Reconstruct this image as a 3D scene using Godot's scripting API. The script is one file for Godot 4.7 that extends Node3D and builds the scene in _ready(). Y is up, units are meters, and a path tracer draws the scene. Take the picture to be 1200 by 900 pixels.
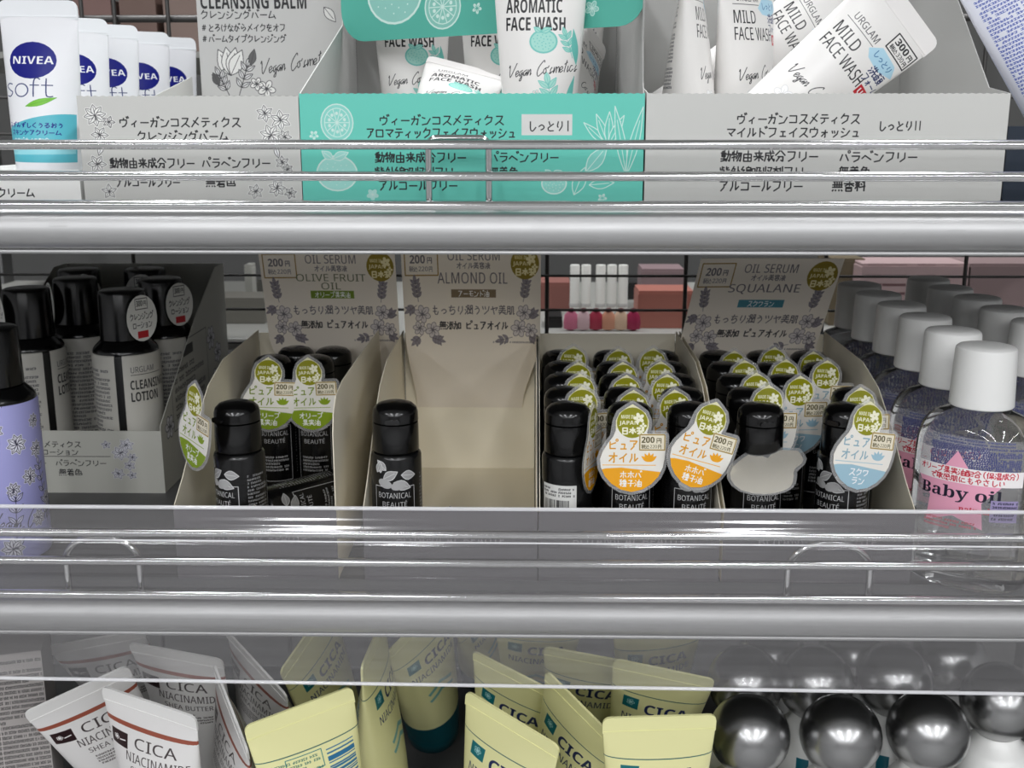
extends Node3D
# Store shelf with cosmetics. The camera stands at the origin (1.2 m above the shop floor) and looks along -z, a little down.

const F := 1300.0          # focal length in pixels of the 1200 x 900 frame
const PITCH := 13.2
const YAW := 1.0
const TOP := -0.047        # top of the upper shelf deck
const MID := -0.288        # top of the middle shelf deck
const LOW := -0.555        # top of the lower shelf deck

var view := Basis.from_euler(Vector3(deg_to_rad(-PITCH), deg_to_rad(YAW), 0.0))
var taken := {}
var mats := {}
var tex := {}
var rng := RandomNumberGenerator.new()


func _ready() -> void:
	rng.seed = 11
	camera_and_light()
	build_room()
	build_shelves()
	make_prints()
	build_upper_shelf()
	build_middle_shelf()
	build_lower_shelf()
	build_behind()
	build_details()


func camera_and_light() -> void:
	var cam := Camera3D.new()
	cam.name = "camera"
	var lens := CameraAttributesPhysical.new()
	lens.frustum_focal_length = 12.0 * F / 450.0
	lens.frustum_focus_distance = 0.70
	lens.exposure_aperture = 14.0
	cam.attributes = lens
	cam.fov = rad_to_deg(2.0 * atan(450.0 / F))
	cam.near = 0.02
	cam.far = 50.0
	cam.basis = view
	add_child(cam)
	cam.current = true
	var env := Environment.new()
	env.background_mode = Environment.BG_COLOR
	env.background_color = Color(0, 0, 0)
	env.tonemap_mode = Environment.TONE_MAPPER_LINEAR
	env.tonemap_exposure = 0.71
	env.sdfgi_enabled = true
	env.ssao_enabled = true
	env.ssil_enabled = true
	var we := WorldEnvironment.new()
	we.name = "environment"
	we.environment = env
	add_child(we)
	# ceiling strip lamps of the shop, in rows that run from the shelf down the room
	var n := 0
	for x in [-2.1, -0.7, 0.7, 2.1]:
		for z in [1.9, 3.4, 4.9, 6.4, -0.9]:  # the pair above the shelving is added to brighten the next aisle's goods
			if z < 0 and absf(x) > 1:
				continue
			strip_lamp(x, z, n)
			n += 1


func strip_lamp(x: float, z: float, n: int) -> void:
	var t := thing("ceiling_lamp", "long white strip lamp on the shop ceiling", "lamp", Vector3(x, 1.46, z), "strip lamps on the shop ceiling")
	part(t, "housing", box_mesh(Vector3(0.16, 0.05, 1.25)), [plain(Color(0.9, 0.9, 0.9), 0.5)], Transform3D(Basis(), Vector3(0, 0.01, 0)))
	var glow := StandardMaterial3D.new()
	glow.albedo_color = Color(1, 1, 1)
	glow.emission_enabled = true
	glow.emission = Color(0.99, 0.99, 1.0)
	glow.emission_energy_multiplier = 5.0
	part(t, "lamp_diffuser", box_mesh(Vector3(0.13, 0.012, 1.2)), [glow], Transform3D(Basis(), Vector3(0, -0.021, 0)))
	var l := AreaLight3D.new()
	l.name = "strip_light"
	l.area_size = Vector2(0.13, 1.2)
	l.light_color = Color(0.985, 0.99, 1.0)
	l.light_energy = 2.9
	l.shadow_enabled = true
	l.area_range = 14.0
	l.area_attenuation = 2.0
	l.rotation_degrees = Vector3(-90, 0, 0)
	l.position = Vector3(0, -0.030, 0)
	t.add_child(l)


# ---------- pixels to places: a pixel gives a direction, the plane it lies in gives the distance ----------
func ray(px: float, py: float) -> Vector3:
	return view * Vector3((px - 600.0) / F, (450.0 - py) / F, -1.0)


func at(px: float, py: float, depth: float) -> Vector3:
	var r := ray(px, py)
	return r * (depth / -r.z)


func xat(px: float, depth: float, h: float) -> float:
	# x of the point that shows in column px, at that depth and height
	var y := 450.0
	var p := Vector3()
	for k in 6:
		p = at(px, y, depth)
		var c: Vector3 = view.inverse() * Vector3(p.x, h, -depth)
		y = 450.0 - F * c.y / -c.z
	return at(px, y, depth).x


# ---------- nodes ----------
func numbered(called: String) -> String:
	if not taken.has(called):
		taken[called] = 0
		return called
	taken[called] += 1
	return "%s_%03d" % [called, taken[called]]


func thing(called: String, label: String, category: String, pos := Vector3.ZERO, group := "", kind := "") -> Node3D:
	var o := Node3D.new()
	o.name = numbered(called)
	add_child(o)
	o.position = pos
	if label:
		o.set_meta("label", label)
	if category:
		o.set_meta("category", category)
	if group:
		o.set_meta("group", group)
	if kind:
		o.set_meta("kind", kind)
	return o


func part(parent: Node3D, called: String, mesh: Mesh, materials: Array, xf := Transform3D()) -> MeshInstance3D:
	var o := MeshInstance3D.new()
	o.name = called
	o.mesh = mesh
	for k in mesh.get_surface_count():
		o.set_surface_override_material(k, materials[mini(k, materials.size() - 1)])
	o.transform = xf
	parent.add_child(o, true)
	return o


func copy_of(o: Node3D, label: String) -> Node3D:
	var c: Node3D = o.duplicate()
	var base: String = o.name
	c.name = numbered(base)
	add_child(c)
	c.set_meta("label", label)
	return c


# ---------- materials ----------
func plain(c: Color, rough := 0.5, metal := 0.0, spec := 0.5) -> StandardMaterial3D:
	var key := "%s %.3f %.3f %.2f" % [c.to_html(), rough, metal, spec]
	if not mats.has(key):
		var m := StandardMaterial3D.new()
		m.albedo_color = c
		m.roughness = rough
		m.metallic = metal
		m.metallic_specular = spec
		mats[key] = m
	return mats[key]


func printed(t: Texture2D, rough := 0.5) -> StandardMaterial3D:
	var m := StandardMaterial3D.new()
	m.albedo_texture = t
	m.roughness = rough
	return m


func clear_sheet(c: Color, alpha: float, rough := 0.05) -> StandardMaterial3D:
	var m := StandardMaterial3D.new()
	m.transparency = BaseMaterial3D.TRANSPARENCY_ALPHA
	m.albedo_color = Color(c.r, c.g, c.b, alpha)
	m.roughness = rough
	return m


func brushed(c: Color, rough: float, seed_: int) -> StandardMaterial3D:
	# metal drawn lengthwise: fine streaks along x and a few specks of wear
	var m := StandardMaterial3D.new()
	m.albedo_color = c
	m.metallic = 1.0
	m.roughness = 1.0
	var im := Image.create(512, 128, false, Image.FORMAT_RGB8)
	var r := RandomNumberGenerator.new()
	r.seed = seed_
	var ns := FastNoiseLite.new()
	ns.seed = seed_
	ns.frequency = 0.02
	for y in 128:
		var row := r.randf_range(-0.03, 0.03)
		for x in 512:
			var v := rough + row + 0.06 * ns.get_noise_2d(x * 0.5, y * 3.0)
			im.set_pixel(x, y, Color(v, v, v))
	for k in 40:
		im.fill_rect(Rect2i(r.randi_range(0, 500), r.randi_range(0, 126), r.randi_range(2, 12), 1), Color(0.7, 0.7, 0.7))
	m.roughness_texture = ImageTexture.create_from_image(im)
	m.uv1_triplanar = true
	m.uv1_scale = Vector3(1.7, 14.0, 14.0)
	return m


# ---------- meshes ----------
func box_mesh(s: Vector3) -> Mesh:
	var key := "box %s" % s
	if not mats.has(key):
		var b := BoxMesh.new()
		b.size = s
		mats[key] = b
	return mats[key]


func mesh_of(surfaces: Array) -> ArrayMesh:
	var am := ArrayMesh.new()
	for s in surfaces:
		var a := []
		a.resize(Mesh.ARRAY_MAX)
		a[Mesh.ARRAY_VERTEX] = s.v
		a[Mesh.ARRAY_NORMAL] = s.n
		a[Mesh.ARRAY_TEX_UV] = s.t
		a[Mesh.ARRAY_INDEX] = s.i
		am.add_surface_from_arrays(Mesh.PRIMITIVE_TRIANGLES, a)
	return am


func surf() -> Dictionary:
	return {"v": PackedVector3Array(), "n": PackedVector3Array(), "t": PackedVector2Array(), "i": PackedInt32Array()}


func quad(s: Dictionary, a: Vector3, b: Vector3, c: Vector3, d: Vector3, uv := Rect2(0, 0, 1, 1)) -> void:
	# a b c d clockwise seen from the front: top-left, top-right, bottom-right, bottom-left
	var k: int = s.v.size()
	var n := (c - a).cross(b - a).normalized()
	for p in [a, b, c, d]:
		s.v.append(p)
		s.n.append(n)
	s.t.append(uv.position)
	s.t.append(uv.position + Vector2(uv.size.x, 0))
	s.t.append(uv.end)
	s.t.append(uv.position + Vector2(0, uv.size.y))
	for j in [0, 1, 2, 0, 2, 3]:
		s.i.append(k + j)


func slab(poly: PackedVector2Array, t: float, uvr := Rect2()) -> ArrayMesh:
	# a flat piece of that outline (x, y), front face at z = 0 (surface 0), back and rim behind it (surface 1)
	var box := uvr
	if box.size == Vector2.ZERO:
		box = Rect2(poly[0], Vector2.ZERO)
		for p in poly:
			box = box.expand(p)
	var tri := Geometry2D.triangulate_polygon(poly)
	var f := surf()
	var b := surf()
	for p in poly:
		var uv := Vector2((p.x - box.position.x) / box.size.x, 1.0 - (p.y - box.position.y) / box.size.y)
		f.v.append(Vector3(p.x, p.y, 0))
		f.n.append(Vector3(0, 0, 1))
		f.t.append(uv)
		b.v.append(Vector3(p.x, p.y, -t))
		b.n.append(Vector3(0, 0, -1))
		b.t.append(uv)
	for k in range(0, tri.size(), 3):
		var o := [tri[k], tri[k + 1], tri[k + 2]]
		var area: float = (poly[o[1]] - poly[o[0]]).cross(poly[o[2]] - poly[o[0]])
		if area > 0:
			o = [o[0], o[2], o[1]]
		f.i.append_array(PackedInt32Array(o))
		b.i.append_array(PackedInt32Array([o[0], o[2], o[1]]))
	var total := 0.0
	for k in poly.size():
		total += poly[k].cross(poly[(k + 1) % poly.size()])
	for k in poly.size():
		var p := poly[k]
		var q := poly[(k + 1) % poly.size()]
		if total < 0:
			var w := p
			p = q
			q = w
		quad(b, Vector3(q.x, q.y, 0), Vector3(p.x, p.y, 0), Vector3(p.x, p.y, -t), Vector3(q.x, q.y, -t), Rect2(0, 0, 0.01, 0.01))
	return mesh_of([f, b])


func sheet(nu: int, nv: int, f: Callable, t: float) -> ArrayMesh:
	# a bent sheet: f(u, v) gives its front (surface 0); v runs down; back and rim are surface 1
	var fr := surf()
	var bk := surf()
	for j in nv + 1:
		for i in nu + 1:
			var u := float(i) / nu
			var v := float(j) / nv
			var p: Vector3 = f.call(u, v)
			var du: Vector3 = f.call(minf(u + 0.01, 1.0), v) - f.call(maxf(u - 0.01, 0.0), v)
			var dv: Vector3 = f.call(u, minf(v + 0.01, 1.0)) - f.call(u, maxf(v - 0.01, 0.0))
			var n := dv.cross(du).normalized()
			fr.v.append(p)
			fr.n.append(n)
			fr.t.append(Vector2(u, v))
			bk.v.append(p - n * t)
			bk.n.append(-n)
			bk.t.append(Vector2(u, v))
	for j in nv:
		for i in nu:
			var a := j * (nu + 1) + i
			var c := a + nu + 1
			fr.i.append_array(PackedInt32Array([a, a + 1, c + 1, a, c + 1, c]))
			bk.i.append_array(PackedInt32Array([a, c + 1, a + 1, a, c, c + 1]))
	var rim := []
	for i in nu:
		rim.append([i, i + 1])
		rim.append([nv * (nu + 1) + i + 1, nv * (nu + 1) + i])
	for j in nv:
		rim.append([(j + 1) * (nu + 1), j * (nu + 1)])
		rim.append([j * (nu + 1) + nu, (j + 1) * (nu + 1) + nu])
	for e in rim:
		quad(bk, bk.v[e[0]], bk.v[e[1]], fr.v[e[1]], fr.v[e[0]], Rect2(0, 0, 0.01, 0.01))
	return mesh_of([fr, bk])


func grid_closed(rings: Array, uvs: Array, normals: Array) -> Dictionary:
	# rings of points, top ring first, each running from behind on the -x side round the front to behind again
	var s := surf()
	var m: int = rings[0].size()
	for j in rings.size():
		s.v.append_array(rings[j])
		s.n.append_array(normals[j])
		s.t.append_array(uvs[j])
	for j in rings.size() - 1:
		for i in m - 1:
			var a := j * m + i
			var c := a + m
			s.i.append_array(PackedInt32Array([a, a + 1, c + 1, a, c + 1, c]))
	return s


func lathe(profile: Array, seg := 28, sx := 1.0, sz := 1.0, vtop := INF, vbot := INF, hard := 35.0) -> ArrayMesh:
	# profile: Vector2(radius, height) from the top down; u = 0.5 faces +z
	if vtop == INF:
		vtop = profile[0].y
		vbot = profile[-1].y
	var rings := []
	var uvs := []
	var nrm := []
	var s := surf()
	for k in profile.size() - 1:
		var p: Vector2 = profile[k]
		var q: Vector2 = profile[k + 1]
		if p.distance_to(q) < 1e-6:
			continue
		var d := (q - p).normalized()
		var n0 := Vector2(-d.y, d.x)
		var n1 := n0
		if k > 0 and profile[k - 1].distance_to(p) > 1e-6:
			var e: Vector2 = (p - profile[k - 1]).normalized()
			if rad_to_deg(absf(e.angle_to(d))) < hard:
				n0 = (n0 + Vector2(-e.y, e.x)).normalized()
		if k + 2 < profile.size() and profile[k + 2].distance_to(q) > 1e-6:
			var e2: Vector2 = (profile[k + 2] - q).normalized()
			if rad_to_deg(absf(d.angle_to(e2))) < hard:
				n1 = (n1 + Vector2(-e2.y, e2.x)).normalized()
		var base: int = s.v.size()
		for side in 2:
			var r: Vector2 = p if side == 0 else q
			var nn: Vector2 = n0 if side == 0 else n1
			for i in seg + 1:
				var a := TAU * i / seg - PI
				s.v.append(Vector3(r.x * sin(a) * sx, r.y, r.x * cos(a) * sz))
				s.n.append(Vector3(nn.x * sin(a) / sx, nn.y, nn.x * cos(a) / sz).normalized())
				s.t.append(Vector2(float(i) / seg, clampf((vtop - r.y) / (vtop - vbot), 0.0, 1.0)))
		for i in seg:
			var a2 := base + i
			var c2 := a2 + seg + 1
			s.i.append_array(PackedInt32Array([a2, a2 + 1, c2 + 1, a2, c2 + 1, c2]))
	return mesh_of([s])


func rod(points: Array, r: float, seg := 10) -> ArrayMesh:
	# a round wire along points, with closed ends
	var s := surf()
	var n := points.size()
	var side := Vector3()
	for k in n:
		var d: Vector3 = (points[mini(k + 1, n - 1)] - points[maxi(k - 1, 0)]).normalized()
		if k == 0:
			side = d.cross(Vector3.UP if absf(d.y) < 0.9 else Vector3.RIGHT).normalized()
		side = (side - d * side.dot(d)).normalized()
		var up := side.cross(d)
		for i in seg + 1:
			var a := TAU * i / seg
			var o := side * cos(a) + up * sin(a)
			s.v.append(points[k] + o * r)
			s.n.append(o)
			s.t.append(Vector2(float(i) / seg, float(k) / n))
	for k in n - 1:
		for i in seg:
			var a3 := k * (seg + 1) + i
			var c3 := a3 + seg + 1
			s.i.append_array(PackedInt32Array([a3, a3 + 1, c3 + 1, a3, c3 + 1, c3]))
	for e in [0, n - 1]:
		var c: int = s.v.size()
		var d2: Vector3 = (points[1] - points[0] if e == 0 else points[n - 1] - points[n - 2]).normalized() * (-1.0 if e == 0 else 1.0)
		s.v.append(points[e])
		s.n.append(d2)
		s.t.append(Vector2.ZERO)
		for i in seg + 1:
			s.v.append(s.v[e * (seg + 1) + i])
			s.n.append(d2)
			s.t.append(Vector2.ZERO)
		for i in seg:
			s.i.append_array(PackedInt32Array([c, c + 2 + i, c + 1 + i] if e == 0 else [c, c + 1 + i, c + 2 + i]))
	return mesh_of([s])


func rounded(w: float, h: float, r: float, steps := 4, tl := true, tr := true, br := true, bl := true) -> PackedVector2Array:
	# rectangle with rounded corners, centred, counter-clockwise
	var p := PackedVector2Array()
	var flags := [tr, tl, bl, br]
	var cs := [Vector2(w / 2, h / 2), Vector2(-w / 2, h / 2), Vector2(-w / 2, -h / 2), Vector2(w / 2, -h / 2)]
	for k in 4:
		if not flags[k]:
			p.append(cs[k])
			continue
		var c: Vector2 = cs[k] - Vector2(signf(cs[k].x), signf(cs[k].y)) * r
		for j in steps + 1:
			var a := PI / 2 * (k + float(j) / steps)
			p.append(c + Vector2(cos(a), sin(a)) * r)
	return p


func swept(profile: PackedVector2Array, length: float) -> ArrayMesh:
	# a bar along x with that cross-section (z, y), centred on x = 0, ends closed
	var st := SurfaceTool.new()
	st.begin(Mesh.PRIMITIVE_TRIANGLES)
	st.set_smooth_group(0)
	var n := profile.size()
	for k in n:
		var a := profile[k]
		var b := profile[(k + 1) % n]
		var p := [Vector3(-length / 2, a.y, a.x), Vector3(length / 2, a.y, a.x), Vector3(length / 2, b.y, b.x), Vector3(-length / 2, b.y, b.x)]
		for j in [0, 1, 2, 0, 2, 3]:
			st.add_vertex(p[j])
	for e in [-1, 1]:
		var tri := Geometry2D.triangulate_polygon(profile)
		for k in range(0, tri.size(), 3):
			var o := [tri[k], tri[k + 1], tri[k + 2]]
			var area: float = (profile[o[1]] - profile[o[0]]).cross(profile[o[2]] - profile[o[0]])
			if (area > 0) == (e < 0):
				o = [o[0], o[2], o[1]]
			st.set_smooth_group(-1)
			for j in 3:
				st.add_vertex(Vector3(e * length / 2, profile[o[j]].y, profile[o[j]].x))
	st.generate_normals()
	return st.commit()


# ---------- print: lettering and line art drawn into images ----------
class Canvas:
	var im: Image
	var k := 1.0            # image pixels per drawing unit (twice the final texels)
	var tf := Transform2D()
	var glyphs: Dictionary
	var meshes := {}

	func _init(w: float, h: float, texels: float, bg: Color, strokes: Dictionary) -> void:
		k = texels * 2.0
		im = Image.create(int(w * k / 2) * 2, int(h * k / 2) * 2, false, Image.FORMAT_RGBA8)
		im.fill(bg)
		glyphs = strokes

	func done() -> ImageTexture:
		im.shrink_x2()
		return ImageTexture.create_from_image(im)

	func poly(p: PackedVector2Array, c: Color) -> void:
		var n := p.size()
		var q := PackedVector2Array()
		var lo := INF
		var hi := -INF
		for v in p:
			var w := tf * v * k
			q.append(w)
			lo = minf(lo, w.y)
			hi = maxf(hi, w.y)
		var h := im.get_height()
		for y in range(maxi(0, ceili(lo - 0.5)), mini(h - 1, floori(hi - 0.5)) + 1):
			var yy := y + 0.5
			var xs := PackedFloat32Array()
			var a := q[n - 1]
			for i in n:
				var b := q[i]
				if (a.y <= yy) != (b.y <= yy):
					xs.append(a.x + (yy - a.y) / (b.y - a.y) * (b.x - a.x))
				a = b
			xs.sort()
			for j in range(0, xs.size() - 1, 2):
				var x0 := ceili(xs[j] - 0.5)
				var x1 := ceili(xs[j + 1] - 0.5)
				if x1 > x0:
					im.fill_rect(Rect2i(x0, y, x1 - x0, 1), c)

	func rect(x: float, y: float, w: float, h: float, c: Color) -> void:
		poly(PackedVector2Array([Vector2(x, y), Vector2(x + w, y), Vector2(x + w, y + h), Vector2(x, y + h)]), c)

	func oval_points(cx: float, cy: float, rx: float, ry: float, turn := 0.0, n := 24) -> PackedVector2Array:
		var p := PackedVector2Array()
		for i in n:
			p.append(Vector2(cx, cy) + Vector2(cos(TAU * i / n) * rx, sin(TAU * i / n) * ry).rotated(turn))
		return p

	func oval(cx: float, cy: float, rx: float, ry: float, c: Color, turn := 0.0) -> void:
		poly(oval_points(cx, cy, rx, ry, turn), c)

	func ring(cx: float, cy: float, rx: float, ry: float, w: float, c: Color, turn := 0.0) -> void:
		var p := oval_points(cx, cy, rx, ry, turn)
		p.append(p[0])
		line(p, w, c)

	func line(p: PackedVector2Array, w: float, c: Color) -> void:
		for i in p.size() - 1:
			var d := p[i + 1] - p[i]
			if d.length() < 1e-5:
				continue
			d = d.normalized() * w / 2
			var o := Vector2(-d.y, d.x)
			poly(PackedVector2Array([p[i] + o - d * 0.4, p[i + 1] + o + d * 0.4, p[i + 1] - o + d * 0.4, p[i] - o - d * 0.4]), c)

	func frame(x: float, y: float, w: float, h: float, t: float, c: Color) -> void:
		line(PackedVector2Array([Vector2(x, y), Vector2(x + w, y), Vector2(x + w, y + h), Vector2(x, y + h), Vector2(x, y)]), t, c)

	func smooth(p: PackedVector2Array, steps := 4) -> PackedVector2Array:
		var out := PackedVector2Array()
		var n := p.size()
		for i in n - 1:
			for j in steps:
				out.append(p[i].cubic_interpolate(p[i + 1], p[maxi(i - 1, 0)], p[mini(i + 2, n - 1)], float(j) / steps))
		out.append(p[n - 1])
		return out

	func points(code: String) -> PackedVector2Array:
		var p := PackedVector2Array()
		for i in range(0, code.length() - 1, 2):
			p.append(Vector2(code.unicode_at(i) - 48, code.unicode_at(i + 1) - 48))
		return p

	# Japanese lettering from strokes; cells of cw x ch, heavy = stroke width
	func jp(s: String, x: float, y: float, cw: float, ch: float, heavy: float, c: Color) -> void:
		for i in s.length():
			glyph(s[i], x + cw * i, y, cw * 0.94, ch, heavy, c)

	func glyph(g: String, x: float, y: float, w: float, h: float, heavy: float, c: Color) -> void:
		var mark := ""
		var small := {"ィ": "イ", "ッ": "ツ", "ュ": "ユ", "ェ": "エ", "ォ": "オ", "っ": "つ", "ョ": "ヨ", "ャ": "ヤ"}
		var voiced := {"ヴ": "ウ", "ガ": "カ", "グ": "ク", "ジ": "シ", "ズ": "ス", "ド": "ト", "バ": "ハ", "ブ": "フ", "ベ": "ヘ", "ボ": "ホ", "が": "か", "ず": "す", "で": "て"}
		var plosive := {"パ": "ハ", "ピ": "ヒ", "プ": "フ", "ペ": "ヘ", "ポ": "ホ"}
		if small.has(g):
			g = small[g]
			x += w * 0.14
			y += h * 0.28
			w *= 0.72
			h *= 0.72
		elif voiced.has(g):
			g = voiced[g]
			mark = "v"
		elif plosive.has(g):
			g = plosive[g]
			mark = "p"
		if not glyphs.has(g):
			return
		var curved := g.unicode_at(0) >= 0x3041 and g.unicode_at(0) <= 0x3096
		var kx := w / 9.6
		var ky := h / 9.6
		var shrink := 0.92 if mark else 1.0
		for st in glyphs[g].split(" "):
			var p := points(st)
			if curved and p.size() > 2:
				p = smooth(p)
			for i in p.size():
				p[i] = Vector2(x + (p[i].x * shrink + 0.3) * kx, y + ((p[i].y - 9.0) * shrink + 9.3) * ky)
			line(p, heavy, c)
		if mark == "v":
			line(PackedVector2Array([Vector2(x + 7.7 * kx, y - 0.2 * ky), Vector2(x + 8.5 * kx, y + 1.5 * ky)]), heavy, c)
			line(PackedVector2Array([Vector2(x + 9.1 * kx, y - 0.6 * ky), Vector2(x + 9.9 * kx, y + 1.0 * ky)]), heavy, c)
		elif mark == "p":
			ring(x + 8.9 * kx, y + 0.5 * ky, 1.0 * kx, 1.0 * ky, heavy * 0.8, c)

	# Latin lettering fitted into a box
	func text(s: String, x: float, y: float, w: float, h: float, c: Color, bold := false, serif := false, lean := 0.0) -> void:
		var key := "%s %s %s" % [s, bold, serif]
		if not meshes.has(key):
			var f := SystemFont.new()
			f.font_names = PackedStringArray(["Droid Serif" if serif else "Droid Sans"])
			f.font_weight = 700 if bold else 400
			var t := TextMesh.new()
			t.font = f
			t.text = s
			t.font_size = 64
			t.pixel_size = 0.01
			t.depth = 0.0
			t.curve_step = 2.0
			meshes[key] = t.surface_get_arrays(0)
		var a: Array = meshes[key]
		var v: PackedVector3Array = a[Mesh.ARRAY_VERTEX]
		var ix: PackedInt32Array = a[Mesh.ARRAY_INDEX]
		var box := Rect2(v[0].x, v[0].y, 0, 0)
		for q in v:
			box = box.expand(Vector2(q.x, q.y))
		var used := {}
		for j in range(0, ix.size(), 3):
			var tri := PackedVector2Array()
			for e in 3:
				var q := v[ix[j + e]]
				var fx := (q.x - box.position.x) / box.size.x
				var fy := (q.y - box.position.y) / box.size.y
				tri.append(Vector2(x + fx * w + fy * h * lean, y + (1.0 - fy) * h))
			poly(tri, c)

	# handwriting, letters from strokes named "~a" and so on
	func hand(s: String, x: float, y: float, size: float, heavy: float, c: Color) -> void:
		for ch in s:
			if ch == " ":
				x += size * 0.3
				continue
			var g := "~" + ch
			var wide := 0.0
			for st in glyphs[g].split(" "):
				var p := smooth(points(st), 4)
				for i in p.size():
					wide = maxf(wide, p[i].x)
					p[i] = Vector2(x + (p[i].x * 0.47 + (7.0 - p[i].y) * 0.30) * size / 9.0, y + p[i].y * size / 9.0)
				line(p, heavy, c)
			x += (wide - 0.4) * 0.47 * size / 9.0

	func leaf(p: Vector2, angle: float, length: float, wide: float, fill: Color, ink: Color, lw: float) -> void:
		var d := Vector2.from_angle(angle)
		var o := Vector2(-d.y, d.x) * wide / 2
		var q := PackedVector2Array()
		for i in 7:
			var t := i / 6.0
			q.append(p + d * length * t + o * sin(PI * t) * (1.25 - 0.5 * t))
		for i in range(5, 0, -1):
			var t := i / 6.0
			q.append(p + d * length * t - o * sin(PI * t) * (1.25 - 0.5 * t))
		if fill.a > 0:
			poly(q, fill)
		q.append(q[0])
		line(q, lw, ink)
		line(PackedVector2Array([p, p + d * length * 0.8]), lw * 0.8, ink)

	func sprig(p: Vector2, angle: float, length: float, n: int, ll: float, fill: Color, ink: Color, lw: float) -> void:
		var d := Vector2.from_angle(angle)
		line(PackedVector2Array([p, p + d * length]), lw, ink)
		for i in n:
			var at_ := p + d * length * (i + 1.0) / (n + 0.5)
			leaf(at_, angle + 0.75, ll, ll * 0.42, fill, ink, lw)
			leaf(at_, angle - 0.75, ll, ll * 0.42, fill, ink, lw)
		leaf(p + d * length, angle, ll, ll * 0.42, fill, ink, lw)

	func flower(cx: float, cy: float, r: float, n: int, turn: float, fill: Color, ink: Color, lw: float) -> void:
		for i in n:
			var a := turn + TAU * i / n
			var c := Vector2(cx, cy) + Vector2.from_angle(a) * r * 0.56
			poly(oval_points(c.x, c.y, r * 0.46, r * 0.33, a, 12), fill)
			var p := oval_points(c.x, c.y, r * 0.46, r * 0.33, a, 12)
			p.append(p[0])
			line(p, lw, ink)
			line(PackedVector2Array([Vector2(cx, cy), c]), lw, ink)
		oval(cx, cy, r * 0.17, r * 0.17, ink)

	# a lily like flower head with pointed petals, pale halo round the drawing
	func lily(cx: float, cy: float, r: float, n: int, turn: float, fill: Color, ink: Color, lw: float) -> void:
		for i in n:
			leaf(Vector2(cx, cy), turn + TAU * i / n, r * 1.06, r * 0.62, fill, fill, lw * 2.2)
		for i in n:
			leaf(Vector2(cx, cy), turn + TAU * i / n, r, r * 0.52, fill, ink, lw)
			line(PackedVector2Array([Vector2(cx, cy), Vector2(cx, cy) + Vector2.from_angle(turn + TAU * (i + 0.5) / n) * r * 0.45]), lw * 1.4, ink)

	func slice(cx: float, cy: float, rx: float, ry: float, fill: Color, ink: Color, lw: float) -> void:
		oval(cx, cy, rx, ry, fill)
		ring(cx, cy, rx, ry, lw * 1.6, ink)
		ring(cx, cy, rx * 0.78, ry * 0.78, lw, ink)
		for i in 10:
			var a := TAU * i / 10
			line(PackedVector2Array([Vector2(cx, cy), Vector2(cx + cos(a) * rx * 0.76, cy + sin(a) * ry * 0.76)]), lw, ink)
			oval(cx + cos(a + 0.3) * rx * 0.5, cy + sin(a + 0.3) * ry * 0.5, rx * 0.09, ry * 0.09, ink)

	func fruit(cx: float, cy: float, r: float, fill: Color, ink: Color, lw: float) -> void:
		oval(cx, cy, r * 1.05, r * 0.92, fill)
		ring(cx, cy, r * 1.05, r * 0.92, lw * 2, ink)
		for i in 26:
			var a := i * 2.4
			var q := sqrt(i / 26.0) * 0.85
			oval(cx + cos(a) * r * q, cy + sin(a) * r * q * 0.85, lw * 0.7, lw * 0.7, ink)
		leaf(Vector2(cx - r * 0.2, cy - r * 0.75), -0.4, r * 0.9, r * 0.45, fill, ink, lw)
		leaf(Vector2(cx - r * 0.2, cy - r * 0.75), -2.5, r * 0.7, r * 0.4, fill, ink, lw)

	# rows of print too small to read
	func small_print(x: float, y: float, w: float, rows: int, pitch: float, c: Color, seed_: int) -> void:
		var r := RandomNumberGenerator.new()
		r.seed = seed_
		for j in rows:
			var p := x
			var end := x + w * (1.0 if r.randf() < 0.75 else r.randf_range(0.5, 0.95))
			while p < end:
				var g := pitch * r.randf_range(0.45, 0.62)
				if r.randf() < 0.93:
					var yy := y + j * pitch
					line(PackedVector2Array([Vector2(p, yy + r.randf() * pitch * 0.3), Vector2(p + g * 0.8, yy + r.randf() * pitch * 0.3)]), pitch * 0.13, c)
					line(PackedVector2Array([Vector2(p + g * r.randf() * 0.8, yy), Vector2(p + g * r.randf() * 0.8, yy + pitch * 0.58)]), pitch * 0.13, c)
					line(PackedVector2Array([Vector2(p, yy + pitch * 0.5), Vector2(p + g * 0.7, yy + pitch * (0.3 + r.randf() * 0.25))]), pitch * 0.13, c)
				p += g

	func barcode(x: float, y: float, w: float, h: float, c: Color, seed_: int) -> void:
		var r := RandomNumberGenerator.new()
		r.seed = seed_
		var p := x
		while p < x + w:
			var b := w / 60.0 * r.randi_range(1, 3)
			rect(p, y, minf(b, x + w - p), h, c)
			p += b + w / 60.0 * r.randi_range(1, 3)

	func seal(cx: float, cy: float, r: float, gold: Color, pale: Color) -> void:
		oval(cx, cy, r, r, gold)
		for i in 5:
			var a := TAU * i / 5 - 0.6
			oval(cx + r * 0.42 + cos(a) * r * 0.2, cy - r * 0.3 + sin(a) * r * 0.2, r * 0.17, r * 0.12, pale, a)
		for i in 4:
			var a := TAU * i / 4
			oval(cx + r * 0.7 + cos(a) * r * 0.13, cy + r * 0.2 + sin(a) * r * 0.13, r * 0.1, r * 0.08, pale, a)
		text("MADE IN", cx - r * 0.72, cy - r * 0.52, r * 0.85, r * 0.24, pale, true)
		text("JAPAN", cx - r * 0.86, cy - r * 0.14, r * 1.25, r * 0.34, pale, true)
		jp("日本製", cx - r * 0.72, cy + r * 0.28, r * 0.5, r * 0.46, r * 0.09, pale)


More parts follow.
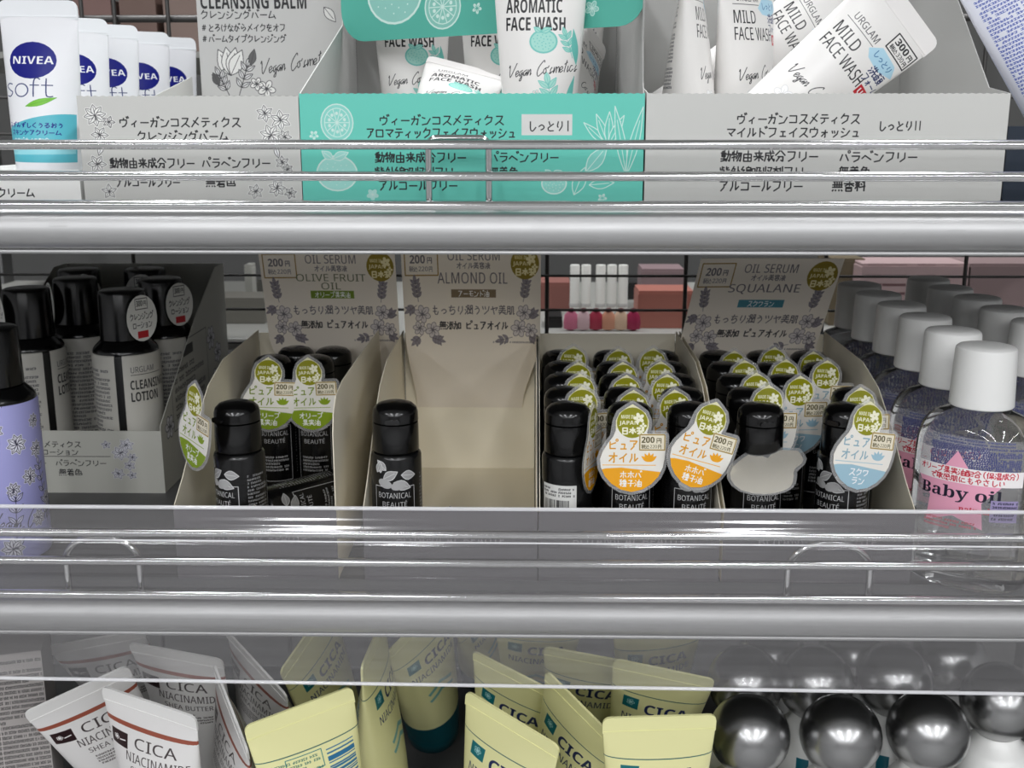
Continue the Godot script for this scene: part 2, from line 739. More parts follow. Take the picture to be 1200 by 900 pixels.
var glyph_strokes := {
	"ア": "118164 535629", "イ": "815416 5459", "ウ": "5052 1215 1282856839", "エ": "2282 5258 1898", "オ": "1393 606959 6318",
	"カ": "13837968 404419", "キ": "1382 1695 4069", "ク": "4014 32827629", "ケ": "3015 2393 635629", "コ": "128288 1888",
	"サ": "1393 3036 707649", "シ": "2142 1435 196793", "ス": "21816519 5699", "セ": "149376 313888", "ソ": "1134 817539",
	"タ": "4014 32827629 3466", "チ": "8132 1494 525629", "ツ": "1124 4154 918539", "テ": "2181 1494 545729", "ト": "3039 3386",
	"ナ": "1393 505629", "ニ": "2282 1898", "ノ": "817519", "ハ": "3218 6298", "ヒ": "212888 8224", "フ": "11817629", "ヘ": "063397",
	"ホ": "1393 5059 3518 7598", "マ": "129256 3568", "ミ": "2182 2485 1799", "ム": "411887 7599", "メ": "8019 3387",
	"モ": "2181 1595 414898", "ヤ": "149275 3159", "ユ": "227268 1898", "ヨ": "218189 2585 2989", "ラ": "2181 14847739",
	"リ": "2126 818649", "ル": "313519 616895", "レ": "212894", "ロ": "1282881812", "ワ": "1412827639", "ン": "1243 196893", "ー": "1595",
	"し": "3137496996", "つ": "145283957748", "と": "3144 8336273989", "り": "312536 717549", "も": "4047597986 2373 2666",
	"ち": "1282 402664866939", "う": "3162 2463756749", "み": "215128163697 8469", "す": "1292 60654644656749", "く": "702579",
	"お": "1363 303817648669 7193", "ろ": "217116648649", "け": "211529 4393 707659", "な": "1353 4016 7294 646849385799",
	"か": "13635938 4018 7396", "ら": "3062 2326648649", "を": "1282 40155456 84374989", "る": "2171166486593857",
	"て": "1292444779", "に": "211529 4383 454898", "や": "15628466 5162 3259", "さ": "1382 4076 263979", "い": "222738 7286",
	"動": "4011 0252 1343451513 1444 3138 0757 0958 53938978 707459", "物": "1104 0343 2029 0645 5044 52928978 7247 8359",
	"由": "1383891913 5059 1686", "来": "1282 2334 7364 0595 5059 5518 5598", "成": "1292 121609 14444837 50659997 8449 7081",
	"分": "4004 5094 25757958 4519", "無": "3012 2191 0494 0696 2126 4146 6166 8186 1809 3839 6869 8899",
	"着": "3041 7061 1181 1383 5154 0494 4418 3686893936 3787", "色": "3013 316153 13838616 13189896 5356",
	"香": "7021 0393 5155 5315 5395 2676792926 2777", "料": "0444 2029 2407 2446 0113 4133 6172 5364 4695 8089",
	"紫": "2023 2141 0103 0343 606393 8162 4425653787 5759 3819 7899", "外": "3005 22423609 2435 7079 7395",
	"線": "2003330646 2629 0709 4748 7061 5191945451 5393 7579 5649 957799", "吸": "0232370702 4181749449 5149 6599",
	"収": "111635 3039 519159 5399", "剤": "3031 0262 4205 1265 1509 5559 1757 7177 9099", "税": "3001 0343 2129 2407 2446 5062 9082 5393955553 6549 858998",
	"込": "1122 04242709 2899 6146 6296", "円": "1119 11818979 5155 1585", "洗": "1122 0415 0926 4033 4282 6065 3595 5539 757998",
	"顔": "2021 0141 1234 0444 0409 3516 4618 4819 5090 6292976762 6494 6595 7859 8899",
	"潤": "1122 0415 0926 3039 30505333 9099 90707393 4484 5575 5777 4888 6568", "美": "3041 7061 1181 1383 5155 0595 0797 5519 5799",
	"肌": "111609 11414938 1343 1646 616659 61818998", "添": "1122 0415 0926 4191 3393 616336 6396 656958 4749 8798",
	"加": "03434938 202409 6292986862", "容": "5051 13118183 3224 6274 5317 5397 3676793936", "液": "1122 0415 0926 6061 3292 5236 4549 7356 649459 6599",
	"日": "2181892921 2585", "本": "1383 5059 5307 5397 3767", "製": "1002 0252 3035 1151 7074 9095 0595 4619 5699 373958 7657",
	"種": "3001 0343 2129 2407 2446 8051 4292 7179 5393965653 5595 5898 4999", "子": "217153 535948 1595",
	"油": "1122 0415 0926 4393994943 6069 4696", "果": "2070742420 2272 5059 0696 5619 5699", "実": "5051 13118183 2373 2575 0696 5256 5619 5699",
	"配": "0141 0343490903 1115 3135 0747 52929555 55589897", "合": "5004 5094 3474 2676792926", "保": "2004 1319 4181844441 3696 6469 6638 6698",
	"湿": "1122 0415 0926 4080844440 4282 5559 7579 3648 9688 3999", "敏": "1002 1151 120747 124249 0555 6054 6292 8249 6499",
	"感": "1181 1106 2353 3454553534 6095 8265 1719 374979 5758 8798",
	"~V": "02113790", "~e": "164534152756", "~g": "44152745492956", "~a": "4415274547 4556", "~n": "1417344547 4756", "~C": "716023163876",
	"~o": "34152746345463", "~s": "443536472766", "~m": "1417344547456476 7677", "~t": "3127 1342", "~i": "242746", "~c": "442416375666",
}


func canvas(w: float, h: float, texels: float, bg: Color) -> Canvas:
	return Canvas.new(w, h, texels, bg, glyph_strokes)


const INK := Color(0.10, 0.10, 0.11)
const CARTON := Color(0.80, 0.80, 0.785)      # pale grey carton board of the vegan range
const TEAL := Color(0.40, 0.80, 0.735)
const TEAL_DARK := Color(0.33, 0.69, 0.62)
const IVORY := Color(0.93, 0.91, 0.86)
const BUTTER := Color(0.93, 0.92, 0.68)


func rows_free_from(c: Canvas, a: Array) -> void:
	# lines of a tray front: [text, x, y, cell width, cell height]
	for r in a:
		c.jp(r[0], r[1], r[2], r[3], r[4], r[4] * 0.12, INK)


func make_prints() -> void:
	var white := Color(0.97, 0.97, 0.97)
	var lineart := Color(0.25, 0.25, 0.26)
	# --- upper shelf tray fronts (1 unit = 1 photo pixel there) ---
	var c := canvas(262, 134, 3, CARTON)
	rows_free_from(c, [["ヴィーガンコスメティクス", 48, 26, 12.1, 12.5], ["クレンジングバーム", 68, 43, 12.2, 12.5], ["動物由来成分フリー", 33, 76, 11.4, 13], ["パラベンフリー", 143, 76, 11.9, 12.5], ["アルコールフリー", 38, 100, 9.8, 12.5], ["無着色", 147, 100, 12, 12.5]])
	for f in [[20, 24, 14, 7], [24, 48, 11, 5], [36, 32, 8, 4], [18, 84, 12, 5], [30, 118, 10, 4], [222, 22, 11, 5], [240, 30, 13, 5], [228, 48, 14, 6], [244, 50, 9, 5], [240, 82, 9, 5], [246, 90, 7, 5], [206, 118, 10, 5], [232, 114, 11, 6], [248, 120, 8, 5]]:
		c.lily(f[0], f[1], f[2] * 0.95, f[3] + 1, f[0] * 0.7, Color(0.93, 0.93, 0.92), lineart, 0.65)
	c.leaf(Vector2(26, 58), 1.9, 16, 7, Color(0.9, 0.9, 0.9), lineart, 0.7)
	c.leaf(Vector2(232, 62), 1.3, 15, 6, Color(0.9, 0.9, 0.9), lineart, 0.7)
	tex["balm_tray"] = c.done()

	var line := Color(0.82, 0.92, 0.89)
	c = canvas(408, 134, 3, TEAL)
	rows_free_from(c, [["ヴィーガンコスメティクス", 94, 26, 12.4, 12], ["アロマティックフェイスウォッシュ", 78, 41, 11.2, 12.5], ["動物由来成分フリー", 88, 70, 12.2, 13], ["パラベンフリー", 224, 70, 12, 12.5], ["紫外線吸収剤フリー", 88, 88, 11.8, 13], ["無着色", 224, 88, 12, 13], ["アルコールフリー", 91, 104, 12, 13]])
	c.rect(263, 25, 60, 25, Color(0.86, 0.86, 0.85))
	c.jp("しっとり", 270, 32, 11, 13, 1.3, INK)
	c.line(PackedVector2Array([Vector2(318, 33), Vector2(318, 45)]), 1.3, INK)
	c.slice(44, 35, 19, 22, TEAL.lerp(white, 0.25), line, 0.9)
	c.fruit(42, 96, 23, TEAL.lerp(white, 0.4), line, 0.9)
	c.flower(16, 50, 6, 5, 0.3, line, TEAL, 0.5)
	c.flower(84, 122, 7, 5, 0.3, TEAL.lerp(white, 0.5), line, 0.5)
	for a in [-2.4, -1.95, -1.55, -1.1]:
		c.leaf(Vector2(366, 62), a, 40, 10, TEAL, line, 1.1)
	for a in [-1.75, -1.35]:
		c.leaf(Vector2(388, 98), a, 84, 11, TEAL, line, 1.1)
	c.leaf(Vector2(340, 94), -0.9, 40, 17, TEAL.lerp(white, 0.2), line, 1.1)
	c.leaf(Vector2(326, 122), -1.2, 36, 15, TEAL, line, 1.1)
	c.leaf(Vector2(344, 110), -0.1, 30, 12, TEAL, line, 1.1)
	c.fruit(302, 108, 14, TEAL.lerp(white, 0.3), line, 0.8)
	c.flower(360, 126, 6, 5, 0.1, line, TEAL, 0.5)
	tex["aroma_tray"] = c.done()

	c = canvas(427, 134, 3, CARTON)
	rows_free_from(c, [["ヴィーガンコスメティクス", 107, 24, 12.2, 12.5], ["マイルドフェイスウォッシュ", 95, 40, 12.3, 12.5], ["しっとり", 274, 32, 10.6, 12.5], ["動物由来成分フリー", 90, 68, 13, 13.5], ["パラベンフリー", 231, 69, 13.4, 13], ["紫外線吸収剤フリー", 90, 87, 12.6, 13], ["無着色", 231, 87, 13, 13], ["アルコールフリー", 89, 104, 12.7, 13.5], ["無香料", 225, 103, 13.6, 14.5]])
	for x in [319.0, 324.0]:
		c.line(PackedVector2Array([Vector2(x, 33), Vector2(x, 44)]), 1.2, INK)
	tex["mild_tray"] = c.done()

	# --- back card of the balm carton ---
	c = canvas(184, 142, 3, Color(0.74, 0.74, 0.73))
	c.text("CLEANSING BALM", 5, 22, 128, 18, INK, true)
	c.jp("クレンジングバーム", 4, 41, 10.2, 10.5, 1.1, INK)
	c.text("#", 5, 58, 5, 7, INK, true)
	c.jp("とろけながらメイクをオフ", 12, 57, 7.9, 9, 1.0, INK)
	c.text("#", 5, 71, 5, 7, INK, true)
	c.jp("バームタイプクレンジング", 12, 70, 7.9, 9, 1.0, INK)
	c.tf = Transform2D(-0.17, Vector2(70, 100))
	c.hand("Vegan Cosmetics", 0, 0, 22, 0.9, INK)
	c.tf = Transform2D()
	for a in [-2.0, -1.7, -1.35, -1.1]:
		c.leaf(Vector2(37, 118), a, 34, 17, Color(0.86, 0.86, 0.85), lineart, 0.9)
	c.sprig(Vector2(46, 142), -1.25, 36, 3, 13, Color(0.8, 0.8, 0.8), lineart, 0.9)
	c.sprig(Vector2(34, 142), -2.0, 26, 3, 12, Color(0.8, 0.8, 0.8), lineart, 0.9)
	c.leaf(Vector2(22, 130), -2.0, 17, 9, Color(0.3, 0.3, 0.3), lineart, 0.8)
	c.leaf(Vector2(62, 106), -1.3, 20, 9, Color(0.35, 0.35, 0.35), lineart, 0.8)
	c.flower(80, 134, 11, 5, 0.2, Color(0.86, 0.86, 0.85), lineart, 0.8)
	c.flower(68, 128, 8, 5, 0.2, Color(0.86, 0.86, 0.85), lineart, 0.8)
	c.leaf(Vector2(154, 38), 0.9, 22, 11, Color(0.86, 0.86, 0.85), lineart, 0.8)
	tex["balm_card"] = c.done()

	# --- teal arch over the aroma carton (360 x 110) ---
	c = canvas(360, 110, 3, TEAL_DARK)
	c.fruit(74, 62, 34, TEAL_DARK.lerp(white, 0.35), line, 1.2)
	c.slice(136, 80, 22, 22, TEAL_DARK.lerp(white, 0.3), line, 1.0)
	c.flower(178, 84, 6, 5, 0.2, line, TEAL_DARK, 0.5)
	c.leaf(Vector2(290, 74), 0.05, 26, 10, TEAL_DARK, line, 1.0)
	c.leaf(Vector2(316, 82), -1.5, 40, 9, TEAL_DARK, line, 1.0)
	c.leaf(Vector2(330, 80), -1.5, 66, 10, TEAL_DARK, line, 1.0)
	c.flower(306, 92, 7, 5, 0.2, TEAL_DARK.lerp(white, 0.4), line, 0.6)
	tex["aroma_arch"] = c.done()

	# --- vegan range tubes: front half, back half; 118 x 132, units of millimetres ---
	for kind in ["aroma", "mild"]:
		c = canvas(118, 132, 5, Color(0.92, 0.91, 0.90))
		var tint: Color = Color(0.42, 0.76, 0.72) if kind == "aroma" else Color(0.80, 0.80, 0.80)
		var dy := 0.0 if kind == "aroma" else 2.0
		c.text("URGLAM", 12, 15 + dy, 21, 5, lineart)
		c.line(PackedVector2Array([Vector2(9, 22 + dy), Vector2(33, 22 + dy)]), 0.35, lineart)
		c.text("AROMATIC" if kind == "aroma" else "MILD", 9, 26 + dy, 34 if kind == "aroma" else 19, 8.4, INK, kind == "aroma")
		c.text("FACE WASH", 9, 37 + dy, 36, 8.4, INK, kind == "aroma")
		if kind == "aroma":
			c.fruit(32, 52, 7.5, Color(0.62, 0.85, 0.80), tint, 0.5)
			c.sprig(Vector2(50, 62), -1.9, 14, 3, 6, Color(0.62, 0.85, 0.80), tint, 0.4)
			c.leaf(Vector2(53, 66), -1.7, 22, 4.5, tint, tint, 0.3)
			c.sprig(Vector2(39, 100), -1.75, 22, 4, 8, Color(0.62, 0.85, 0.80), tint, 0.4)
			c.leaf(Vector2(45, 98), -1.3, 26, 4.5, tint, tint, 0.3)
			c.flower(28, 84, 2.4, 5, 0.0, Color(0.95, 0.85, 0.85), tint, 0.2)
		else:
			c.rect(46, 43, 12, 7, Color(0.75, 0.12, 0.17))
			c.text("UR", 47.5, 44.4, 8, 4, white, true)
			c.poly(PackedVector2Array([Vector2(32, 26), Vector2(38, 19), Vector2(52, 20), Vector2(57, 26), Vector2(46, 31), Vector2(36, 30)]), Color(0.70, 0.85, 0.92))
			c.jp("しっとり", 36, 21.5, 4.2, 5, 0.5, Color(0.25, 0.45, 0.65))
			c.jp("洗顔", 42, 29, 6.2, 6.4, 0.7, Color(0.12, 0.16, 0.35))
			c.jp("フォーム", 42, 36, 4.2, 5.4, 0.6, Color(0.12, 0.16, 0.35))
			c.frame(38, 5, 19, 12, 0.8, INK)
			c.text("300", 40, 6.6, 11, 4.6, INK, true)
			c.jp("円", 52, 7.2, 4, 4, 0.5, INK)
			c.jp("税込", 39.5, 12.4, 3.2, 3.2, 0.4, INK)
			c.text("330", 46.4, 12.4, 6, 3.0, INK)
			c.jp("円", 53, 12.4, 3, 3.2, 0.4, INK)
			c.flower(20, 86, 6, 5, 0.4, Color(0.95, 0.95, 0.95), tint, 0.3)
			c.sprig(Vector2(38, 100), -1.7, 18, 3, 7, Color(0.95, 0.95, 0.95), tint, 0.3)
		c.tf = Transform2D(-0.1, Vector2(9, 66))
		c.hand("Vegan Cosmetics", 0, 0, 10.5, 0.45, INK)
		c.tf = Transform2D()
		c.small_print(66, 16, 44, 34, 2.4, Color(0.3, 0.3, 0.33), 5)
		c.rect(78, 104, 22, 12, white)
		c.barcode(79, 105, 20, 10, INK, 4)
		tex[kind + "_tube"] = c.done()

	# --- soft cream tube, 100 x 108 mm (front half, back half) ---
	c = canvas(100, 108, 6, Color(0.95, 0.955, 0.965))
	var navy := Color(0.03, 0.07, 0.50)
	c.oval(23.5, 30, 14.6, 12.6, navy)
	c.text("NIVEA", 11.5, 27.2, 25, 5.4, white, true)
	var thin := Color(0.16, 0.20, 0.42)
	c.tf = Transform2D(0.0, Vector2(0.5, -3.0))
	c.ring(17.5, 53.5, 4.2, 4.4, 0.7, thin)
	c.line(c.smooth(PackedVector2Array([Vector2(10.8, 49.5), Vector2(8, 49), Vector2(6, 51), Vector2(8.5, 53.3), Vector2(11, 55), Vector2(9, 57.8), Vector2(5.5, 57.2)])), 0.7, thin)
	c.line(c.smooth(PackedVector2Array([Vector2(28.5, 46), Vector2(26.5, 45), Vector2(25, 47.5), Vector2(25, 57.8)])), 0.7, thin)
	c.line(PackedVector2Array([Vector2(22.8, 50), Vector2(28, 50)]), 0.7, thin)
	c.line(c.smooth(PackedVector2Array([Vector2(32, 45.5), Vector2(32, 56), Vector2(33.4, 57.8), Vector2(35.5, 57.5)])), 0.7, thin)
	c.line(PackedVector2Array([Vector2(29.5, 50), Vector2(35.5, 50)]), 0.7, thin)
	c.tf = Transform2D()
	c.leaf(Vector2(21, 61.5), -0.35, 18, 4.2, Color(0.48, 0.78, 0.22), Color(0.36, 0.68, 0.2), 0.3)
	var lake := Color(0.36, 0.74, 0.80)
	var pool := PackedVector2Array()
	for i in 21:
		pool.append(Vector2(2 + i * 2.3, 84 - 17.5 * pow(sin(PI * (0.08 + 0.47 * i / 20.0)), 1.0)))
	pool.append(Vector2(48, 100))
	pool.append(Vector2(4, 100))
	c.poly(pool, lake)
	c.poly(PackedVector2Array([Vector2(6, 88), Vector2(47, 84), Vector2(47, 94), Vector2(6, 95)]), Color(0.60, 0.86, 0.90))
	c.jp("みずみずしくうるおう", 8, 72.5, 3.3, 3.6, 0.45, navy)
	c.jp("スキンケアクリーム", 10, 77.5, 3.3, 3.6, 0.45, navy)
	c.jp("ホホバオイル配合", 12, 83, 2.7, 3.0, 0.35, white)
	c.small_print(56, 14, 38, 30, 2.4, Color(0.2, 0.25, 0.5), 9)
	tex["soft_tube"] = c.done()
	c = canvas(170, 46, 3, Color(0.95, 0.95, 0.94))
	c.jp("スキンケアクリーム", 0, 24, 12.2, 13, 1.6, INK)
	tex["soft_tray"] = c.done()

	# --- blue and white pouch with close print ---
	c = canvas(110, 150, 5, Color(0.88, 0.89, 0.93))
	c.small_print(4, 6, 46, 52, 2.5, Color(0.22, 0.30, 0.66), 21)
	c.rect(8, 10, 34, 14, Color(0.93, 0.94, 0.97))
	c.frame(8, 10, 34, 14, 0.6, Color(0.25, 0.33, 0.68))
	c.small_print(10, 12, 30, 5, 2.4, Color(0.2, 0.28, 0.66), 22)
	c.rect(55, 0, 55, 150, Color(0.86, 0.88, 0.95))
	tex["print_pouch"] = c.done()

	make_middle_prints()
	make_lower_prints()


func make_middle_prints() -> void:
	var white := Color(0.97, 0.97, 0.97)
	var grey := Color(0.42, 0.40, 0.42)
	# --- oil serum header cards, 166 x 186 ---
	for kind in [["olive", "OLIVE FRUIT OIL", "オリーブ果実油", Color(0.45, 0.55, 0.16)], ["almond", "ALMOND OIL", "アーモンド油", Color(0.50, 0.43, 0.33)], ["squalane", "SQUALANE", "スクワラン", Color(0.28, 0.52, 0.58)]]:
		var c := canvas(166, 186, 3, Color(0.91, 0.875, 0.82))
		var gold := Color(0.60, 0.48, 0.22)
		c.frame(4, 6, 39, 27, 1.4, gold)
		c.text("200", 10, 11, 18, 9, grey, true)
		c.jp("円", 30, 13, 7, 7, 0.9, grey)
		c.jp("税込", 9, 23, 5, 6, 0.6, grey)
		c.text("220", 20, 23.5, 11, 5, grey)
		c.jp("円", 32, 23, 5, 6, 0.6, grey)
		c.text("OIL SERUM", 55, 7, 62, 10, grey)
		c.jp("オイル美容液", 65, 19, 6.8, 7, 0.8, grey)
		if kind[0] == "olive":
			c.text("OLIVE FRUIT", 42, 29, 86, 8.5, Color(0.40, 0.42, 0.30))
			c.text("OIL", 72, 39, 24, 8, Color(0.40, 0.42, 0.30))
		else:
			c.text(kind[1], 42, 30, 84, 12, grey)
		c.rect(58, 48.5, 54, 9, kind[3])
		var n: int = kind[2].length()
		c.jp(kind[2], 85 - n * 3.2, 49.6, 6.4, 7, 0.8, white)
		c.jp("もっちり潤うツヤ美肌", 33, 66, 10.2, 10.5, 1.1, grey)
		c.jp("無添加", 42, 84, 9.0, 9.5, 1.3, Color(0.2, 0.19, 0.2))
		c.jp("ピュアオイル", 74, 84, 8.8, 9.5, 1.3, Color(0.2, 0.19, 0.2))
		var dusk := Color(0.60, 0.57, 0.60)
		for s in [[18, 62, -1.7, 22, 4], [16, 66, 2.6, 10, 2], [30, 102, 0.3, 12, 3], [20, 100, 2.4, 10, 2], [145, 62, -1.4, 22, 4], [150, 80, -0.6, 9, 3], [132, 102, 2.9, 14, 2], [150, 100, 0.4, 8, 2]]:
			c.sprig(Vector2(s[0], s[1]), s[2], s[3], s[4], 8, dusk, grey, 0.6)
		for f in [[22, 76, 10], [34, 94, 9], [18, 92, 8], [146, 74, 9], [140, 92, 10], [154, 94, 8]]:
			c.flower(f[0], f[1], f[2], 6, f[0] * 0.3, Color(0.82, 0.79, 0.78), grey, 0.6)
		c.seal(147, 20, 17, Color(0.56, 0.48, 0.12), Color(0.93, 0.89, 0.70))
		c.small_print(108, 107, 48, 1, 3.2, grey, 3)
		tex[kind[0] + "_card"] = c.done()

	# --- black oil bottle, wrapped print 104 x 78 mm; the back carries the white bar code label ---
	var c := canvas(104, 78, 6, Color(0.055, 0.055, 0.06))
	var pale := Color(0.80, 0.80, 0.80)
	c.tf = Transform2D(0.0, Vector2(0, -7))
	for l in [[45, 21, -0.5, 11, 6], [52, 23, 0.35, 12, 6.5], [57, 18, 0.1, 10, 6], [47, 15, -2.4, 9, 5], [43, 17, -1.7, 8, 4], [40, 17, -1.2, 8, 4]]:
		c.leaf(Vector2(l[0], l[1]), l[2], l[3], l[4], Color(0.62, 0.62, 0.62), pale, 0.5)
	c.oval(46, 24, 5, 3, Color(0.66, 0.66, 0.66), 0.3)
	c.oval(55, 25, 5, 3, Color(0.66, 0.66, 0.66), -0.3)
	c.line(PackedVector2Array([Vector2(44, 26), Vector2(38.5, 26), Vector2(38.5, 70), Vector2(66, 70), Vector2(66, 26), Vector2(62, 26)]), 0.5, pale)
	c.text("BOTANICAL", 41, 30, 22.5, 3.6, pale)
	c.text("BEAUTÉ", 44, 35.2, 16.5, 4.4, pale)
	c.small_print(42, 50, 20, 5, 2.6, pale, 8)
	c.tf = Transform2D()
	c.rect(92, 17, 12, 24, Color(0.86, 0.86, 0.85))
	c.rect(0, 17, 13, 24, Color(0.86, 0.86, 0.85))
	c.barcode(94, 27, 10, 12, INK, 2)
	c.barcode(0, 27, 8, 12, INK, 3)
	c.small_print(93, 19, 10, 3, 2.2, INK, 12)
	c.small_print(1, 19, 10, 3, 2.2, INK, 13)
	c.small_print(72, 12, 16, 20, 2.4, Color(0.62, 0.62, 0.62), 14)
	tex["oil_bottle"] = c.done()

	# --- leaf shaped swing tags, 84 x 108 ---
	for kind in [["jojoba", Color(0.95, 0.66, 0.10), "ホホバ", "種子油"], ["olive", Color(0.53, 0.63, 0.15), "オリーブ", "果実油"], ["squalane", Color(0.62, 0.76, 0.82), "スクワ", "ラン"]]:
		var d: Color = kind[1]
		c = canvas(84, 108, 4, Color(0.93, 0.92, 0.89))
		c.rect(0, 0, 84, 30, Color(0.90, 0.89, 0.74))
		c.seal(42, 23, 18, Color(0.56, 0.56, 0.10), Color(0.96, 0.95, 0.85))
		var word := d.darkened(0.1)
		c.jp("ピュア", 14, 43, 12, 12, 1.5, word)
		c.jp("オイル", 14, 58, 12, 12, 1.5, word)
		for a in [-2.5, -2.05, -1.57, -1.1, -0.65]:
			c.leaf(Vector2(62, 69), a, 11, 4, d, d, 0.4)
		c.line(PackedVector2Array([Vector2(8, 73), Vector2(70, 73)]), 0.7, d)
		c.poly(PackedVector2Array([Vector2(0, 80), Vector2(12, 77), Vector2(30, 76), Vector2(48, 78), Vector2(84, 82), Vector2(84, 108), Vector2(0, 108)]), d)
		var n: int = kind[2].length()
		c.jp(kind[2], 41 - n * 4.4, 80, 8.8, 8.6, 1.1, white)
		n = kind[3].length()
		c.jp(kind[3], 41 - n * 4.4, 90, 8.8, 8.6, 1.1, white)
		c.rect(50, 36, 31, 20, Color(0.92, 0.89, 0.80))
		c.frame(51, 37, 29, 18, 1.2, Color(0.62, 0.52, 0.26))
		c.text("200", 53, 39.5, 15, 7, Color(0.33, 0.30, 0.16), true)
		c.jp("円", 70, 40.5, 7, 6.5, 0.8, Color(0.33, 0.30, 0.16))
		c.jp("税込", 53, 48.5, 4.6, 5, 0.6, Color(0.33, 0.30, 0.16))
		c.text("220", 63, 49, 8, 4, Color(0.33, 0.30, 0.16))
		c.jp("円", 72, 48.5, 4.6, 5, 0.6, Color(0.33, 0.30, 0.16))
		tex[kind[0] + "_tag"] = c.done()

	# --- cleansing lotion bottle, wrapped print 166 x 96 mm ---
	for kind in ["grey", "lavender"]:
		var bg: Color = Color(0.76, 0.75, 0.72) if kind == "grey" else Color(0.66, 0.66, 0.88)
		c = canvas(166, 96, 5, bg)
		var ink2: Color = Color(0.42, 0.42, 0.55) if kind == "grey" else Color(0.16, 0.15, 0.25)
		var petal: Color = Color(0.70, 0.70, 0.86) if kind == "grey" else Color(0.93, 0.93, 0.97)
		# the name panel faces u = 0.5; flowers fill the flanks
		for s in [[24, 70, -1.4, 34, 5], [46, 92, -1.8, 40, 5], [12, 94, -1.3, 34, 4], [118, 80, -1.7, 40, 5], [140, 92, -1.4, 40, 5], [156, 60, -1.6, 30, 4]]:
			c.sprig(Vector2(s[0], s[1]), s[2], s[3], s[4], 6, petal.lerp(bg, 0.4), ink2, 0.35)
		for f in [[20, 32, 6], [36, 18, 5], [44, 42, 6], [14, 58, 7], [30, 76, 6], [54, 66, 5], [112, 30, 6], [126, 18, 5], [136, 44, 7], [150, 28, 5], [120, 64, 6], [146, 74, 6], [160, 50, 5]]:
			c.lily(f[0], f[1], f[2] * 0.9, 8, f[0] * 0.5, petal, ink2, 0.36)
		if kind == "grey":
			c.rect(62, 0, 46, 96, bg)
			c.text("URGLAM", 68, 8, 20, 4.4, Color(0.3, 0.3, 0.32))
			c.line(PackedVector2Array([Vector2(68, 14), Vector2(96, 14)]), 0.4, INK)
			c.text("CLEANSING", 67, 18, 33, 7, INK, true)
			c.text("LOTION", 67, 27, 24, 7, INK, true)
			c.rect(56, 0, 6, 96, Color(0.06, 0.06, 0.06))
			c.rect(8, 4, 46, 90, bg)
			c.small_print(12, 10, 38, 24, 3.2, Color(0.3, 0.3, 0.32), 31)
		else:
			c.hand("Vegan Cosmetics", 74, 66, 14, 0.6, ink2)
			c.sprig(Vector2(90, 96), -1.5, 40, 5, 7, petal.lerp(bg, 0.4), ink2, 0.4)
			for f in [[84, 14, 6], [97, 24, 7], [76, 34, 6], [104, 46, 6], [88, 90, 8], [92, 52, 5], [112, 12, 5], [70, 56, 5], [108, 74, 6], [66, 14, 5]]:
				c.lily(f[0], f[1], f[2] * 0.9, 8, f[0] * 0.5, petal, ink2, 0.36)
		tex["lotion_" + kind] = c.done()
	c = canvas(40, 40, 8, Color(0.90, 0.90, 0.88))
	c.frame(12, 3, 16, 9, 0.6, INK)
	c.text("300", 13.5, 4.5, 8, 5, INK, true)
	c.jp("円", 22.5, 5, 4.5, 4.5, 0.5, INK)
	c.jp("クレンジング", 4, 15, 5.2, 6, 0.7, INK)
	c.jp("ローション", 7, 22.5, 5.2, 6, 0.7, INK)
	c.rect(13, 31, 14, 6, Color(0.75, 0.13, 0.17))
	tex["lotion_tag"] = c.done()
	# tray of the lotion: front 222 x 90, side 150 x 130
	c = canvas(222, 90, 4, Color(0.72, 0.72, 0.69))
	c.jp("ヴィーガンコスメティクス", 20, 15, 8.9, 9, 0.95, INK)
	c.jp("クレンジングローション", 26, 26, 8.8, 9, 0.95, INK)
	c.line(PackedVector2Array([Vector2(10, 37), Vector2(160, 37)]), 0.7, INK)
	c.jp("動物由来成分フリー", 10, 42, 8.2, 9, 0.95, INK)
	c.jp("パラベンフリー", 94, 42, 8.7, 9, 0.95, INK)
	c.jp("アルコールフリー", 8, 55, 8.6, 9, 0.95, INK)
	c.jp("無着色", 97, 55, 9.4, 10, 1.0, INK)
	for f in [[180, 20, 9, 5], [172, 32, 10, 6], [186, 38, 6, 5], [182, 50, 7, 5], [168, 62, 8, 5], [184, 64, 6, 4], [156, 20, 6, 4]]:
		c.lily(f[0], f[1], f[2], f[3] + 1, f[0] * 0.4, Color(0.84, 0.84, 0.87), Color(0.25, 0.25, 0.3), 0.5)
	tex["lotion_tray"] = c.done()
	c = canvas(150, 130, 3, Color(0.70, 0.70, 0.67))
	c.small_print(30, 56, 60, 6, 6, Color(0.3, 0.3, 0.3), 41)
	c.rect(50, 44, 20, 7, Color(0.12, 0.12, 0.12))
	c.frame(24, 40, 76, 56, 0.8, Color(0.3, 0.3, 0.3))
	for f in [[110, 50, 9], [124, 64, 8], [118, 84, 10], [16, 90, 8]]:
		c.flower(f[0], f[1], f[2], 6, f[0] * 0.4, Color(0.80, 0.80, 0.82), Color(0.3, 0.3, 0.33), 0.6)
	tex["lotion_tray_side"] = c.done()

	# --- baby oil: front label (clear film with print) and back label, 62 x 74 mm ---
	var clear := Color(0.9, 0.9, 0.92, 0.10)
	c = canvas(62, 74, 8, clear)
	var pink := Color(0.93, 0.66, 0.76)
	var deep := Color(0.10, 0.14, 0.42)
	c.small_print(14, 1, 40, 2, 2.0, deep, 15)
	c.small_print(9, 5, 50, 7, 2.3, deep, 17)
	c.small_print(9, 6.1, 50, 7, 2.3, deep, 19)
	var star := PackedVector2Array()
	for i in 10:
		star.append(Vector2(25, 36) + Vector2.from_angle(-PI / 2 + TAU * i / 10) * (27.0 if i % 2 == 0 else 15.0))
	c.poly(star, pink)
	c.rect(0, 19.5, 62, 10, Color(0.95, 0.93, 0.93))
